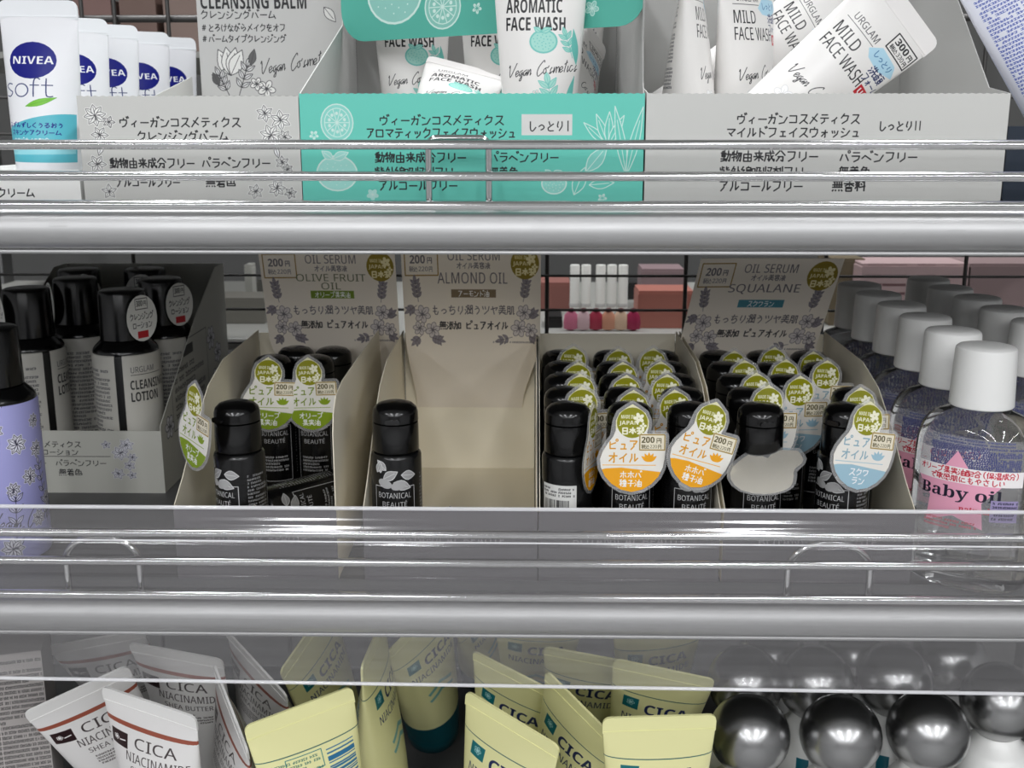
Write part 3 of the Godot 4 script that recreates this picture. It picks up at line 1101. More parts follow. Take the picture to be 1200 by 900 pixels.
	var red := Color(0.78, 0.16, 0.24)
	c.jp("オリーブ果実油配合", 2, 20.2, 4.0, 4.2, 0.55, red)
	c.text("(", 38.8, 20.0, 1.4, 4.6, red)
	c.jp("保湿成分", 40.6, 20.2, 4.0, 4.2, 0.55, red)
	c.text(")", 57, 20.0, 1.4, 4.6, red)
	c.jp("で敏感肌にもやさしい", 10, 24.8, 4.1, 4.1, 0.55, red)
	c.text("Baby oil", 4, 32, 46, 10, Color(0.07, 0.07, 0.16), true, true)
	c.text("natural", 28, 43.5, 16, 4.2, red, true, true)
	c.rect(44, 38, 16, 14, Color(0.62, 0.58, 0.74))
	c.small_print(45, 39, 14, 5, 2.5, Color(0.1, 0.1, 0.2), 3)
	c.small_print(8, 54, 30, 3, 2.4, red, 6)
	tex["baby_front"] = c.done()
	c = canvas(62, 74, 6, clear)
	c.small_print(12, 50, 40, 5, 3.2, Color(0.45, 0.47, 0.55), 17)
	tex["baby_back"] = c.done()


func make_lower_prints() -> void:
	var white := Color(0.96, 0.96, 0.95)
	# --- CICA tubes, 148 x 150 mm (front half, back half) ---
	for kind in ["white", "yellow"]:
		var bg: Color = Color(0.93, 0.925, 0.915) if kind == "white" else BUTTER
		var ink: Color = Color(0.24, 0.20, 0.20) if kind == "white" else Color(0.07, 0.14, 0.34)
		var accent: Color = Color(0.62, 0.32, 0.24) if kind == "white" else Color(0.02, 0.44, 0.47)
		var c := canvas(148, 150, 5, bg)
		if kind == "white":
			c.rect(0, 11, 148, 3.6, accent)
			c.rect(6, 20, 15, 12, Color(0.16, 0.07, 0.08))
			c.flower(11, 26, 2.2, 5, 0.0, Color(0.16, 0.07, 0.08), white, 0.5)
			c.line(PackedVector2Array([Vector2(14, 27), Vector2(19, 26)]), 1.0, white)
			c.text("CICA", 27, 20, 32, 9, ink)
			c.text("NIACINAMIDE", 20, 33, 48, 7.5, ink)
			c.text("SHEA BUTTER", 24, 44, 38, 5, ink)
			c.small_print(26, 53, 34, 4, 3, ink, 4)
		else:
			c.rect(0, 19, 148, 0.7, Color(0.15, 0.36, 0.36))
			c.rect(12, 24, 12, 11, accent)
			c.flower(18, 29, 3.0, 5, 0.0, accent, Color(0.7, 0.85, 0.85), 0.5)
			c.text("CICA", 29, 27, 32, 10, ink, true)
			c.text("NIACINAMIDE", 13, 42, 50, 7, ink)
			for j in 2:
				c.line(PackedVector2Array([Vector2(24, 72 + j * 9), Vector2(37, 65 + j * 9), Vector2(50, 72 + j * 9)]), 3.2, Color(0.48, 0.72, 0.70))
			c.rect(0, 122, 148, 28, Color(0.04, 0.33, 0.37))
		# the back: close print, recycling mark and bar code
		c.small_print(82, 24, 34, 18, 3.0, Color(0.32, 0.50, 0.42) if kind == "yellow" else Color(0.35, 0.33, 0.33), 6)
		c.frame(94, 22, 24, 12, 0.5, accent)
		for j in 14:
			c.rect(121, 24 + j * 2.3 + (j % 3) * 0.4, 20, 0.8 + (j % 4) * 0.35, Color(0.16, 0.45, 0.62) if kind == "yellow" else INK)
		c.small_print(82, 84, 54, 10, 3.0, Color(0.32, 0.50, 0.42), 7)
		tex["cica_" + kind] = c.done()
	var c := canvas(160, 120, 6, Color(0.62, 0.60, 0.59))
	c.small_print(2, 3, 156, 46, 2.5, Color(0.16, 0.15, 0.16), 51)
	for x in [40.0, 95.0]:
		c.rect(x, 0, 1.2, 120, Color(0.70, 0.68, 0.67))
	tex["leaflet"] = c.done()
	c = canvas(126, 80, 4, Color(0.93, 0.93, 0.92))
	c.rect(50, 8, 7, 9, Color(0.04, 0.40, 0.47))
	c.text("CICA", 60, 9, 14, 5, INK, true)
	c.small_print(52, 22, 24, 8, 3, Color(0.3, 0.3, 0.3), 61)
	tex["dome_bottle"] = c.done()
	c = canvas(210, 98, 4, Color(0.40, 0.39, 0.40))
	c.text("BOTANICAL BEAUTÉ", 40, 36, 130, 14, Color(0.62, 0.61, 0.62))
	tex["oil_lip"] = c.done()
	# goods of the next aisle
	c = canvas(120, 60, 4, Color(0.72, 0.62, 0.62))
	for x in [6.0, 24.0, 62.0]:
		for j in 5:
			c.rect(x, 8 + j * 8, 14 + (int(x) % 5) * 3, 2.4, Color(0.42, 0.30, 0.31))
	c.oval(98, 22, 8, 5, Color(0.5, 0.4, 0.4))
	tex["pink_carton"] = c.done()


# ---------- the setting ----------
func structure(called: String, size: Vector3, pos: Vector3, m: Material) -> void:
	var t := thing(called, "", "", pos, "", "structure")
	part(t, called.get_slice("_", 0) + "_surface", box_mesh(size), [m])


func build_room() -> void:
	var wall := plain(Color(0.72, 0.72, 0.72), 0.9)
	structure("floor", Vector3(8, 0.1, 14), Vector3(0, -1.25, 2.0), plain(Color(0.60, 0.60, 0.60), 0.4))
	structure("ceiling", Vector3(8, 0.1, 14), Vector3(0, 1.55, 2.0), plain(Color(0.86, 0.86, 0.85), 0.9))
	structure("wall_left", Vector3(0.1, 2.7, 14), Vector3(-4.05, 0.15, 2.0), wall)
	structure("wall_right", Vector3(0.1, 2.7, 14), Vector3(4.05, 0.15, 2.0), wall)
	structure("wall_back", Vector3(8, 2.7, 0.1), Vector3(0, 0.15, -5.05), wall)
	structure("wall_front", Vector3(8, 2.7, 0.1), Vector3(0, 0.15, 9.05), wall)


const HALF := 0.62      # half the length of the shelving bay

func build_shelves() -> void:
	var alu := brushed(Color(0.74, 0.74, 0.74), 0.52, 5)
	var chrome := plain(Color(0.82, 0.82, 0.82), 0.12, 1.0)
	var deck := plain(Color(0.36, 0.36, 0.36), 0.55)
	# cross-section of the rounded front rail (z, y), top edge at 0, running down its front
	var prof := PackedVector2Array([Vector2(-0.022, 0.0), Vector2(-0.0005, 0.0)])
	for k in 13:
		var a := PI / 2 - PI * k / 12.0
		prof.append(Vector2(0.0095 * cos(a), -0.0115 + 0.0108 * sin(a)))
	for q in [Vector2(0.0008, -0.0228), Vector2(0.0024, -0.0232), Vector2(0.0024, -0.0252), Vector2(-0.022, -0.0252)]:
		prof.append(q)
	var rail := swept(prof, HALF * 2)
	var bar := rod([Vector3(-HALF, 0, 0), Vector3(HALF, 0, 0)], 0.0028, 16)
	var names := [["upper", TOP, "steel shelf with trays of vegan face wash, three chrome guard bars in front"], ["middle", MID, "steel shelf with small black oil bottles, three chrome guard bars in front"], ["lower", LOW, "steel shelf under the cream tubes and silver capped bottles"]]
	for s in names:
		var h: float = s[1]
		var t := thing("steel_shelf", s[2], "shelf", Vector3(0, h, -0.645))
		part(t, "deck", box_mesh(Vector3(HALF * 2, 0.0015, 0.41)), [deck], Transform3D(Basis(), Vector3(0, -0.00075, -0.213)))
		part(t, "front_rail", rail, [alu], Transform3D(Basis(), Vector3(0, -0.0016, 0)))
		if s[0] == "lower":
			continue
		var ys := [0.0016, 0.0180, 0.0355] if s[0] == "upper" else [0.0016, 0.0240, 0.0425]
		for y in ys:
			part(t, "guard_bar", bar, [chrome], Transform3D(Basis(), Vector3(0, y, 0.004)))
		var loops := [[503.0, 573.0, 162.0]] if s[0] == "upper" else [[80.0, 165.0, 627.0], [922.0, 1018.0, 634.0]]
		for l in loops:
			var a := at(l[0], l[2], 0.650)
			var b := at(l[1], l[2], 0.650)
			var y2 := a.y - h
			var x1 := xat(l[0], 0.65, h + 0.01)
			var x2 := xat(l[1], 0.65, h + 0.01)
			var pts := []
			var rr := (x2 - x1) * (0.14 if s[0] == "upper" else 0.5)
			var ry := rr if s[0] == "upper" else rr * 0.75
			pts.append(Vector3(x1, 0.0, -0.004))
			pts.append(Vector3(x1, (y2 - ry) * 0.5, -0.004))
			for k in 9:
				var w: float = PI - PI / 2 * k / 8.0
				pts.append(Vector3(x1 + rr + rr * cos(w), y2 - ry + ry * sin(w), -0.004))
			for k in range(0 if s[0] == "upper" else 1, 9):
				var w: float = PI / 2 - PI / 2 * k / 8.0
				pts.append(Vector3(x2 - rr + rr * cos(w), y2 - ry + ry * sin(w), -0.004))
			pts.append(Vector3(x2, (y2 - ry) * 0.5, -0.004))
			pts.append(Vector3(x2, 0.0, -0.004))
			part(t, "wire_loop", rod(pts, 0.0021, 10), [chrome])
	# posts that carry the shelves, at the ends of the bay
	for x in [-HALF - 0.016, HALF + 0.016]:
		var t := thing("shelf_post", "tall grey steel post at the end of the shelving bay", "post", Vector3(x, -1.2, -1.03), "end posts of the shelving bay")
		part(t, "upright", box_mesh(Vector3(0.03, 1.75, 0.05)), [plain(Color(0.55, 0.55, 0.55), 0.5)], Transform3D(Basis(), Vector3(0, 0.875, 0)))
	build_mesh_back()
	build_clear_strip()


func build_mesh_back() -> void:
	# dark wire grid behind the goods
	var t := thing("wire_grid_panel", "dark wire grid panel standing behind the goods", "grid panel", Vector3(0, 0, -1.065))
	var m := plain(Color(0.30, 0.295, 0.29), 0.4, 0.6)
	var x0 := xat(641, 1.065, -0.15)
	var step := (xat(1132, 1.065, -0.13) - x0) / 3.0
	var upright := rod([Vector3(0, -0.54, 0), Vector3(0, 0.16, 0)], 0.002, 8)
	for k in range(-5, 5):
		if absf(x0 + step * k) < HALF:
			part(t, "upright_wire", upright, [m], Transform3D(Basis(), Vector3(x0 + step * k, 0, 0)))
	for k in 2:
		part(t, "upright_wire", rod([Vector3(0, 0.0, 0), Vector3(0, 0.16, 0)], 0.002, 8), [m], Transform3D(Basis(), Vector3(xat(100 + 100 * k, 1.065, 0.06), 0, 0)))
	var cross := rod([Vector3(-HALF, 0, 0), Vector3(HALF, 0, 0)], 0.0013, 8)
	var h := at(700, 323, 1.065).y
	var dh := h - at(700, 363, 1.065).y
	for k in range(-5, 12):
		part(t, "cross_wire", cross, [m], Transform3D(Basis(), Vector3(0, h - dh * k, 0.0024)))
	var thick := rod([Vector3(-HALF, 0, 0), Vector3(HALF, 0, 0)], 0.0034, 10)
	part(t, "cross_bar", thick, [m], Transform3D(Basis(), Vector3(0, at(160, 22, 1.07).y, -0.006)))


func build_clear_strip() -> void:
	# clear plastic price strip hung in front of the middle shelf, from the third guard bar down past the rail
	var t := thing("clear_price_strip", "long clear plastic price strip hanging over the middle shelf rail", "price strip", Vector3(0, 0, -0.633))
	var y1 := at(600, 601, 0.633).y
	var y2 := at(600, 803, 0.633).y
	var tilt := 0.0078
	var shape := func(u: float, v: float) -> Vector3:
		var x := (u - 0.5) * HALF * 2
		var y := lerpf(y1, y2, v) - (x * tilt * v)
		var fold := maxf(0.0, 1.0 - v / 0.13)
		return Vector3(x, y, 0.005 * sin(PI * v) - 0.0075 * fold * fold + 0.00022 * sin(v * 71.0) + 0.00016 * sin(v * 173.0 + 1.0) + 0.00008 * sin(v * 311.0 + x * 3.0))
	part(t, "strip", sheet(14, 260, shape, 0.0008), [clear_sheet(Color(0.66, 0.65, 0.66), 0.085, 0.10)])
	var edge := clear_sheet(Color(0.95, 0.95, 0.96), 0.55, 0.08)
	for e in [[0.0, 0.0013], [0.16, 0.0006], [1.0, 0.0012]]:
		var v: float = e[0]
		part(t, "ridge", rod([shape.call(0.0, v) + Vector3(0, 0, 0.001), shape.call(1.0, v) + Vector3(0, 0, 0.001)], e[1], 8), [edge])


# ---------- squeeze tubes ----------
func tube_mesh(wide: float, high: float, round_: float) -> ArrayMesh:
	# body from the flat sealed end (top, y = high) down to a round shoulder (y = 0); front half u 0..0.5, back half 0.5..1
	var rings := []
	var uvs := []
	var nrm := []
	var seg := 32
	for j in 15:
		var v := j / 14.0
		var y := high * (1.0 - v)
		var a := lerpf(wide / 2, round_ * 1.02, pow(v, 1.15))
		var b := lerpf(0.0009, round_, pow(sin(v * PI / 2), 0.85))
		var da := (round_ * 1.02 - wide / 2)
		var ring := PackedVector3Array()
		var uv := PackedVector2Array()
		var nn := PackedVector3Array()
		for i in seg + 1:
			var th := TAU * i / seg - PI / 2       # -90 deg: -x edge, 0: front, 90: +x edge, 180: back
			var sx := sin(th)
			var cz := cos(th)
			var p := Vector3(a * sx, y, b * cz)
			var half := 0 if i <= seg / 2 else 1
			var lt := th if half == 0 else th - PI
			var fl := 0.5 + lerpf(sin(lt) / 2, lt / PI, v)
			ring.append(p)
			uv.append(Vector2((fl + half) * 0.5, v))
			nn.append(Vector3(sx * b, (a * 0.0 + 0.12 * cz * cz * b), cz * a).normalized())
		rings.append(ring)
		uvs.append(uv)
		nrm.append(nn)
	return mesh_of([grid_closed(rings, uvs, nrm)])


func tube(called: String, label: String, group: String, mat: Material, cap_c: Color, base: Color, wide: float, high: float, cap_h: float, crimp: float, round_ := 0.0) -> Node3D:
	# stands on its cap: origin under the middle of the cap
	var t := thing(called, label, "tube", Vector3.ZERO, group)
	if round_ == 0.0:
		round_ = wide * 0.33
	var key := "tube %.4f %.4f %.4f" % [wide, high, round_]
	if not mats.has(key):
		mats[key] = tube_mesh(wide, high - cap_h - crimp, round_)
		mats[key + "cap"] = lathe([Vector2(0, cap_h + 0.0005), Vector2(round_ * 0.96, cap_h + 0.0005), Vector2(round_ * 0.99, cap_h - 0.001), Vector2(round_ * 0.97, 0.001), Vector2(round_ * 0.94, 0.0), Vector2(0, 0)], 28)
		var po := rounded(wide, crimp + 0.002, minf(0.005, crimp * 0.6), 4, true, true, false, false)
		mats[key + "crimp"] = slab(po, 0.0016)
		mats[key + "ridge"] = box_mesh(Vector3(wide * 0.98, 0.0006, 0.0022))
	part(t, "body", mats[key], [mat], Transform3D(Basis(), Vector3(0, cap_h, 0)))
	part(t, "cap", mats[key + "cap"], [plain(cap_c, 0.35)])
	var seal := part(t, "crimp", mats[key + "crimp"], [plain(base, 0.35)], Transform3D(Basis(), Vector3(0, high - crimp / 2 - 0.0005, 0.0008)))
	part(seal, "ridge", mats[key + "ridge"], [plain(base, 0.35)], Transform3D(Basis(), Vector3(0, -crimp / 2 + 0.0006, -0.0008)))
	return t


func lean(t: Node3D, pos: Vector3, yaw := 0.0, roll := 0.0, tip := 0.0) -> Node3D:
	# yaw: turned about the vertical; roll: clockwise in the picture; tip: top away from the camera (degrees)
	t.transform = Transform3D(Basis(Vector3.BACK, deg_to_rad(-roll)) * Basis(Vector3.RIGHT, deg_to_rad(-tip)) * Basis(Vector3.UP, deg_to_rad(yaw)), pos)
	return t


# ---------- open cartons ----------
func scallop(w: float, h: float) -> PackedVector2Array:
	# a front panel with a torn perforation along its top edge, lower corner at the origin
	var p := PackedVector2Array([Vector2(0, 0), Vector2(w, 0), Vector2(w, h)])
	var n := int(w / 0.0022)
	for k in range(1, n):
		p.append(Vector2(w - w * k / n, h - (0.0005 if k % 2 else 0.0)))
	p.append(Vector2(0, h))
	return p


func panel(t: Node3D, called: String, poly: PackedVector2Array, mats_: Array, xf: Transform3D, thick := 0.0006) -> MeshInstance3D:
	return part(t, called, slab(poly, thick), mats_, xf)


func flat(w: float, h: float) -> PackedVector2Array:
	return PackedVector2Array([Vector2(0, 0), Vector2(w, 0), Vector2(w, h), Vector2(0, h)])


func side_frame(x: float, front: float) -> Transform3D:
	# local x runs back from the front of the carton, y up, the face looks to +x
	return Transform3D(Basis(Vector3(0, 0, -1), Vector3(0, 1, 0), Vector3(1, 0, 0)), Vector3(x, 0, front))


# ---------- upper shelf ----------
func build_upper_shelf() -> void:
	var board := plain(CARTON, 0.75)
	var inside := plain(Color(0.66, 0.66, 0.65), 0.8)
	var fr := 0.670
	# tray of soft cream
	var x1 := xat(-60, fr, -0.03)
	var x2 := xat(93, fr, -0.03)
	var t := thing("cream_tray", "low white carton tray under the white and blue soft cream tubes", "tray", Vector3(x1, TOP, -fr))
	var top := at(50, 199, fr).y - TOP
	var wpap := plain(Color(0.93, 0.93, 0.92), 0.7)
	panel(t, "front_panel", flat(x2 - x1, top), [printed(tex.soft_tray, 0.7), wpap], Transform3D())
	panel(t, "side_panel", flat(0.36, top), [wpap], side_frame(x2 - x1, -0.0006))
	panel(t, "side_panel", flat(0.36, top), [wpap], side_frame(0.0006, -0.0006))
	panel(t, "back_panel", flat(x2 - x1, top), [wpap], Transform3D(Basis(), Vector3(0, 0, -0.36)))
	part(t, "bottom_panel", box_mesh(Vector3(x2 - x1 - 0.002, 0.0006, 0.358)), [wpap], Transform3D(Basis(), Vector3((x2 - x1) / 2, 0.0004, -0.18)))
	# soft cream tubes, one behind the other
	var m := printed(tex.soft_tube, 0.28)
	var first: Node3D
	var spots := [[90, 0.700], [122, 0.812], [158, 0.866], [195, 0.932], [227, 0.993]]
	var tells := ["soft cream tube at the front end of the row", "soft cream tube second from the front of the row", "soft cream tube in the middle of the row of five", "soft cream tube second from the wire grid end of the row", "soft cream tube at the wire grid end of the row"]
	for k in 5:
		var d: float = spots[k][1]
		var edge := xat(spots[k][0], d, 0.06)
		var o: Node3D
		var label: String = "white and blue " + tells[k]
		if k == 0:
			o = tube("soft_cream_tube", label, "soft cream tubes in a row", m, Color(0.93, 0.94, 0.95), Color(0.93, 0.94, 0.95), 0.0500, 0.1180, 0.016, 0.009, 0.019)
			first = o
		else:
			o = copy_of(first, label)
		lean(o, Vector3(edge - (0.025 if k == 0 else 0.0232), TOP + 0.0012, -d), -5.0 if k == 0 else 30.0, 1.0 if k == 0 else 0.0, 0.0)

	# balm carton
	x1 = xat(94, fr, -0.01)
	x2 = xat(351.5, fr, -0.01)
	var w := x2 - x1
	top = at(220, 112, fr).y - TOP
	t = thing("balm_carton", "grey display carton printed with flowers for cleansing balm", "carton", Vector3(x1, TOP, -fr))
	panel(t, "front_panel", scallop(w, top), [printed(tex.balm_tray, 0.6), board], Transform3D())
	var wall := PackedVector2Array([Vector2(0, 0), Vector2(0.23, 0), Vector2(0.23, top + 0.02), Vector2(0.12, top), Vector2(0, top * 0.98)])
	panel(t, "side_panel", wall, [inside], side_frame(w - 0.0002, -0.0006))
	panel(t, "side_panel", wall, [board], side_frame(0.0008, -0.0006))
	part(t, "bottom_panel", box_mesh(Vector3(w - 0.002, 0.0006, 0.228)), [board], Transform3D(Basis(), Vector3(w / 2, 0.0004, -0.115)))
	var a := at(228, -30, 0.90)
	var b := at(412, 112, 0.90)
	var card := panel(t, "back_card", flat(minf(b.x, x2 - 0.001) - a.x, a.y - b.y), [printed(tex.balm_card, 0.6), board], Transform3D(Basis(), Vector3(a.x - x1, b.y - TOP, 0.67 - 0.90)))
	panel(t, "back_panel", flat(w - 0.002, b.y - TOP), [inside], Transform3D(Basis(), Vector3(0.001, 0, 0.67 - 0.90)))

	# aroma face wash carton: teal front, walls that rise to a teal arch
	x1 = xat(352.5, fr, -0.01)
	x2 = xat(754.5, fr, -0.01)
	w = x2 - x1
	top = at(550, 109, fr).y - TOP
	t = thing("aroma_carton", "teal display carton with a teal arch, holding aromatic face wash tubes", "carton", Vector3(x1, TOP, -fr))
	panel(t, "front_panel", scallop(w, top), [printed(tex.aroma_tray, 0.55), board], Transform3D())
	var pl := at(401, 50, 0.830)
	var pr := at(756, 39, 0.6860)
	var teal := plain(TEAL_DARK, 0.55)
	var left := PackedVector2Array([Vector2(0, 0), Vector2(0.22, 0), Vector2(0.22, pl.y - TOP + 0.07), Vector2(0.165, pl.y - TOP + 0.07), Vector2(0.16, pl.y - TOP + 0.012), Vector2(0.0, top)])
	panel(t, "side_panel", left, [inside, board], side_frame(0.0010, -0.0006))
	var right := PackedVector2Array([Vector2(0, 0), Vector2(0.22, 0), Vector2(0.22, pr.y - TOP + 0.07), Vector2(0.004, pr.y - TOP + 0.07), Vector2(0.012, top + 0.030), Vector2(0.006, top + 0.006), Vector2(0.0, top)])
	panel(t, "side_panel", right, [board, inside], side_frame(w - 0.0004, -0.0006))
	panel(t, "back_panel", flat(w - 0.003, pl.y - TOP + 0.07), [inside], Transform3D(Basis(), Vector3(0.0015, 0, -0.219)))
	part(t, "bottom_panel", box_mesh(Vector3(w - 0.003, 0.0006, 0.217)), [board], Transform3D(Basis(), Vector3(w / 2, 0.0004, -0.11)))
	var dir := Vector3(pr.x - pl.x, 0, pr.z - pl.z)
	var span := dir.length()
	var hgt := 0.070
	var arch := PackedVector2Array([Vector2(0, 0.022)])
	for k in 7:
		var q := PI + PI / 2 * k / 6.0
		arch.append(Vector2(0.022 + 0.022 * cos(q), 0.022 + 0.022 * sin(q)))
	for k in 7:
		var q := PI * 1.5 + PI / 2 * k / 6.0
		arch.append(Vector2(span - 0.018 + 0.018 * cos(q), 0.018 + 0.018 * sin(q)))
	arch.append(Vector2(span, hgt))
	arch.append(Vector2(0, hgt))
	var bx := dir.normalized()
	panel(t, "arch_panel", arch, [printed(tex.aroma_arch, 0.55), inside], Transform3D(Basis(bx, Vector3.UP, bx.cross(Vector3.UP)), Vector3(pl.x - x1, pl.y - TOP, pl.z + fr)))

	# mild face wash carton
	x1 = xat(756.5, fr, -0.01)
	x2 = xat(1179, fr, -0.01)
	w = x2 - x1
	top = at(960, 109, fr).y - TOP
	t = thing("mild_carton", "plain grey display carton holding mild face wash tubes", "carton", Vector3(x1, TOP, -fr))
	panel(t, "front_panel", scallop(w, top), [printed(tex.mild_tray, 0.6), board], Transform3D())
	var rise := PackedVector2Array([Vector2(0, 0), Vector2(0.20, 0), Vector2(0.20, 0.16), Vector2(0.10, 0.13), Vector2(0.03, top + 0.004), Vector2(0.0, top)])
	panel(t, "side_panel", rise, [inside, board], side_frame(0.0010, -0.0006))
	panel(t, "side_panel", rise, [board, inside], side_frame(w - 0.0004, -0.0006))
	panel(t, "back_panel", flat(w - 0.003, 0.16), [inside], Transform3D(Basis(), Vector3(0.0015, 0, -0.199)))
	part(t, "bottom_panel", box_mesh(Vector3(w - 0.003, 0.0006, 0.197)), [board], Transform3D(Basis(), Vector3(w / 2, 0.0004, -0.10)))

	vegan_tubes()

	# pouch with close blue print beside the mild carton
	var p := tube("print_pouch", "white pouch with close blue print beside the grey mild carton", "", printed(tex.print_pouch, 0.3), Color(0.88, 0.88, 0.9), Color(0.90, 0.91, 0.94), 0.086, 0.17, 0.014, 0.012, 0.022)
	var foot := at(1285, 235, 0.725)
	lean(p, Vector3(foot.x, TOP + 0.014, foot.z), 8.0, -27.0, 0.0)
	# dark carton behind the guard bars at the end of the shelf
	var e := xat(1176, 0.70, -0.03)
	t = thing("dark_blue_box", "dark blue box next to the grey mild carton, behind the guard bars", "box", Vector3(e, TOP, -0.70))
	part(t, "carton_body", slab(rounded(0.05, 0.042, 0.002), 0.03), [plain(Color(0.06, 0.13, 0.20), 0.4)], Transform3D(Basis(), Vector3(0.0255, 0.0215, 0)))
	part(t, "carton_lid", slab(rounded(0.051, 0.008, 0.0015), 0.031), [plain(Color(0.06, 0.13, 0.20), 0.4)], Transform3D(Basis(), Vector3(0.0255, 0.0415, 0.0005)))


func by_crimp(o: Node3D, px: float, py: float, depth: float, high: float, yaw: float, roll: float, tip := 0.0) -> void:
	# puts a tube so that the middle of its sealed edge shows at that pixel, at that depth
	lean(o, Vector3.ZERO, yaw, roll, tip)
	o.position = at(px, py, depth) - o.basis * Vector3(0, high, 0)


func vegan_tubes() -> void:
	var am := printed(tex.aroma_tube, 0.3)
	var mm := printed(tex.mild_tube, 0.3)
	var soft := Color(0.91, 0.90, 0.89)
	var g := "aromatic face wash tubes in the teal carton"
	var h := 0.153
	var w := 0.058
	var a1 := tube("aroma_face_wash_tube", "aromatic face wash tube standing upright in front of the teal arch", g, am, soft, soft, w, h, 0.018, 0.010)
	var c := at(633, 60, 0.705)
	lean(a1, Vector3(c.x, TOP + 0.0012, c.z), -3.0, 0.0, 0.0)
	var a2 := copy_of(a1, "aromatic face wash tube standing behind the teal arch by the flower printed carton")
	c = at(484, 90, 0.850)
	lean(a2, Vector3(c.x, TOP + 0.0012, c.z), 8.0, 0.0, 0.0)
	var a3 := copy_of(a1, "aromatic face wash tube standing behind the teal arch, mostly hidden by the upright tube")
	c = at(585, 90, 0.845)
	lean(a3, Vector3(c.x, TOP + 0.0012, c.z), 0.0, 0.0, 0.0)
	var a4 := copy_of(a1, "aromatic face wash tube sunk low in the teal carton, only one corner showing")
	by_crimp(a4, 548, 106, 0.834, h, 0.0, 14.0, 63.0)
	a4.position.y = maxf(a4.position.y, TOP + 0.020)
	var a5 := tube("mild_face_wash_tube", "face wash tube leaning edge-on in the teal carton", "face wash tubes in the cartons", mm, soft, soft, w, h, 0.018, 0.010)
	by_crimp(a5, 684, 58, 0.845, h, 42.0, 16.0, 45.0)
	a5.position.y = maxf(a5.position.y, TOP + 0.016)
	var a6 := copy_of(a5, "face wash tube with its printed back forward behind the leaning tube")
	c = at(664, 90, 0.868)
	lean(a6, Vector3(c.x, TOP + 0.0012, c.z), 180.0, 0.0, 0.0)

	var g2 := "mild face wash tubes in the grey carton"
	var m1 := copy_of(a5, "mild face wash tube standing edge-on against the teal carton")
	c = at(807, 100, 0.742)
	lean(m1, Vector3(c.x, TOP + 0.0012, c.z), 74.0, 0.0, 0.0)
	var m2 := copy_of(a5, "mild face wash tube standing upright between the edge-on tube and the tilted tube")
	c = at(874, 100, 0.760)
	lean(m2, Vector3(c.x, TOP + 0.0012, c.z), 42.0, -1.0, 0.0)
	var m3 := copy_of(a5, "mild face wash tube lying tilted at the front of the grey carton, price mark showing")
	by_crimp(m3, 1064, 48, 0.698, h, 0.0, 50.0, 0.0)
	m3.position.y = maxf(m3.position.y, TOP + 0.017)
	var m4 := copy_of(a5, "mild face wash tube tilted behind the front tube, red mark showing")
	by_crimp(m4, 1000, -2, 0.800, h, 0.0, 58.0, 0.0)
	var m5 := copy_of(a5, "mild face wash tube tilted at the back with one rounded corner showing")
	by_crimp(m5, 1044, 0, 0.845, h, 0.0, 52.0, 0.0)
	for o in [m1, m2, m3, m4, m5]:
		o.set_meta("group", g2)


# ---------- middle shelf ----------
const NTH := ["front", "second", "third", "fourth", "fifth", "rearmost"]
const NTH_OIL := ["front", "second", "third", "fourth", "rearmost"]
const OILK := 0.00054     # metres to one unit of the swing tag print

func tag_outline(grow: float) -> PackedVector2Array:
	var p := PackedVector2Array([Vector2(42, 0), Vector2(34, 5), Vector2(26, 11), Vector2(22, 20), Vector2(22, 32), Vector2(19, 39), Vector2(13, 47), Vector2(7, 57), Vector2(4, 66), Vector2(5, 76), Vector2(10, 87), Vector2(18, 96), Vector2(29, 103), Vector2(42, 106), Vector2(55, 103), Vector2(66, 96), Vector2(74, 87), Vector2(79, 76), Vector2(81, 66), Vector2(82, 56), Vector2(82, 38), Vector2(80, 35), Vector2(60, 35), Vector2(62, 28), Vector2(62, 20), Vector2(58, 11), Vector2(50, 5)])
	var out := PackedVector2Array()
	for v in p:
		out.append(Vector2((v.x - 42) * OILK, -v.y * OILK))
	if grow != 0.0:
		out = Geometry2D.offset_polygon(out, grow, Geometry2D.JOIN_ROUND)[0]
	return out


func oil_meshes() -> void:
	mats["oil body"] = lathe([Vector2(0.0128, 0.0810), Vector2(0.0128, 0.0800), Vector2(0.0152, 0.0795), Vector2(0.0161, 0.0785), Vector2(0.0165, 0.0768), Vector2(0.0167, 0.012), Vector2(0.0167, 0.0022), Vector2(0.0155, 0.0004), Vector2(0.0, 0.0)], 32, 1, 1, 0.0785, 0.0005)
	mats["oil cap"] = lathe([Vector2(0.0138, 0.0995), Vector2(0.0147, 0.0992), Vector2(0.0149, 0.0975), Vector2(0.0151, 0.0812), Vector2(0.0147, 0.0805), Vector2(0.0, 0.0805)], 32)
	mats["oil lid"] = lathe([Vector2(0.0, 0.1125), Vector2(0.0070, 0.1122), Vector2(0.0112, 0.1110), Vector2(0.0138, 0.1085), Vector2(0.0147, 0.1055), Vector2(0.0149, 0.1003), Vector2(0.0140, 0.0999), Vector2(0.0, 0.0999)], 32)
	mats["oil tab"] = slab(rounded(0.0095, 0.0032, 0.0014), 0.003)
	mats["tag sheet"] = slab(tag_outline(0.0016), 0.0005)
	var inner := tag_outline(-0.0005)
	mats["tag print"] = slab(inner, 0.0002, Rect2(-42 * OILK, -108 * OILK, 84 * OILK, 108 * OILK))
	mats["tag loop"] = rod([Vector3(-0.006, -0.004, 0), Vector3(-0.004, -0.002, -0.004), Vector3(0, -0.001, -0.006), Vector3(0.004, -0.002, -0.004), Vector3(0.006, -0.004, 0)], 0.0003, 6)


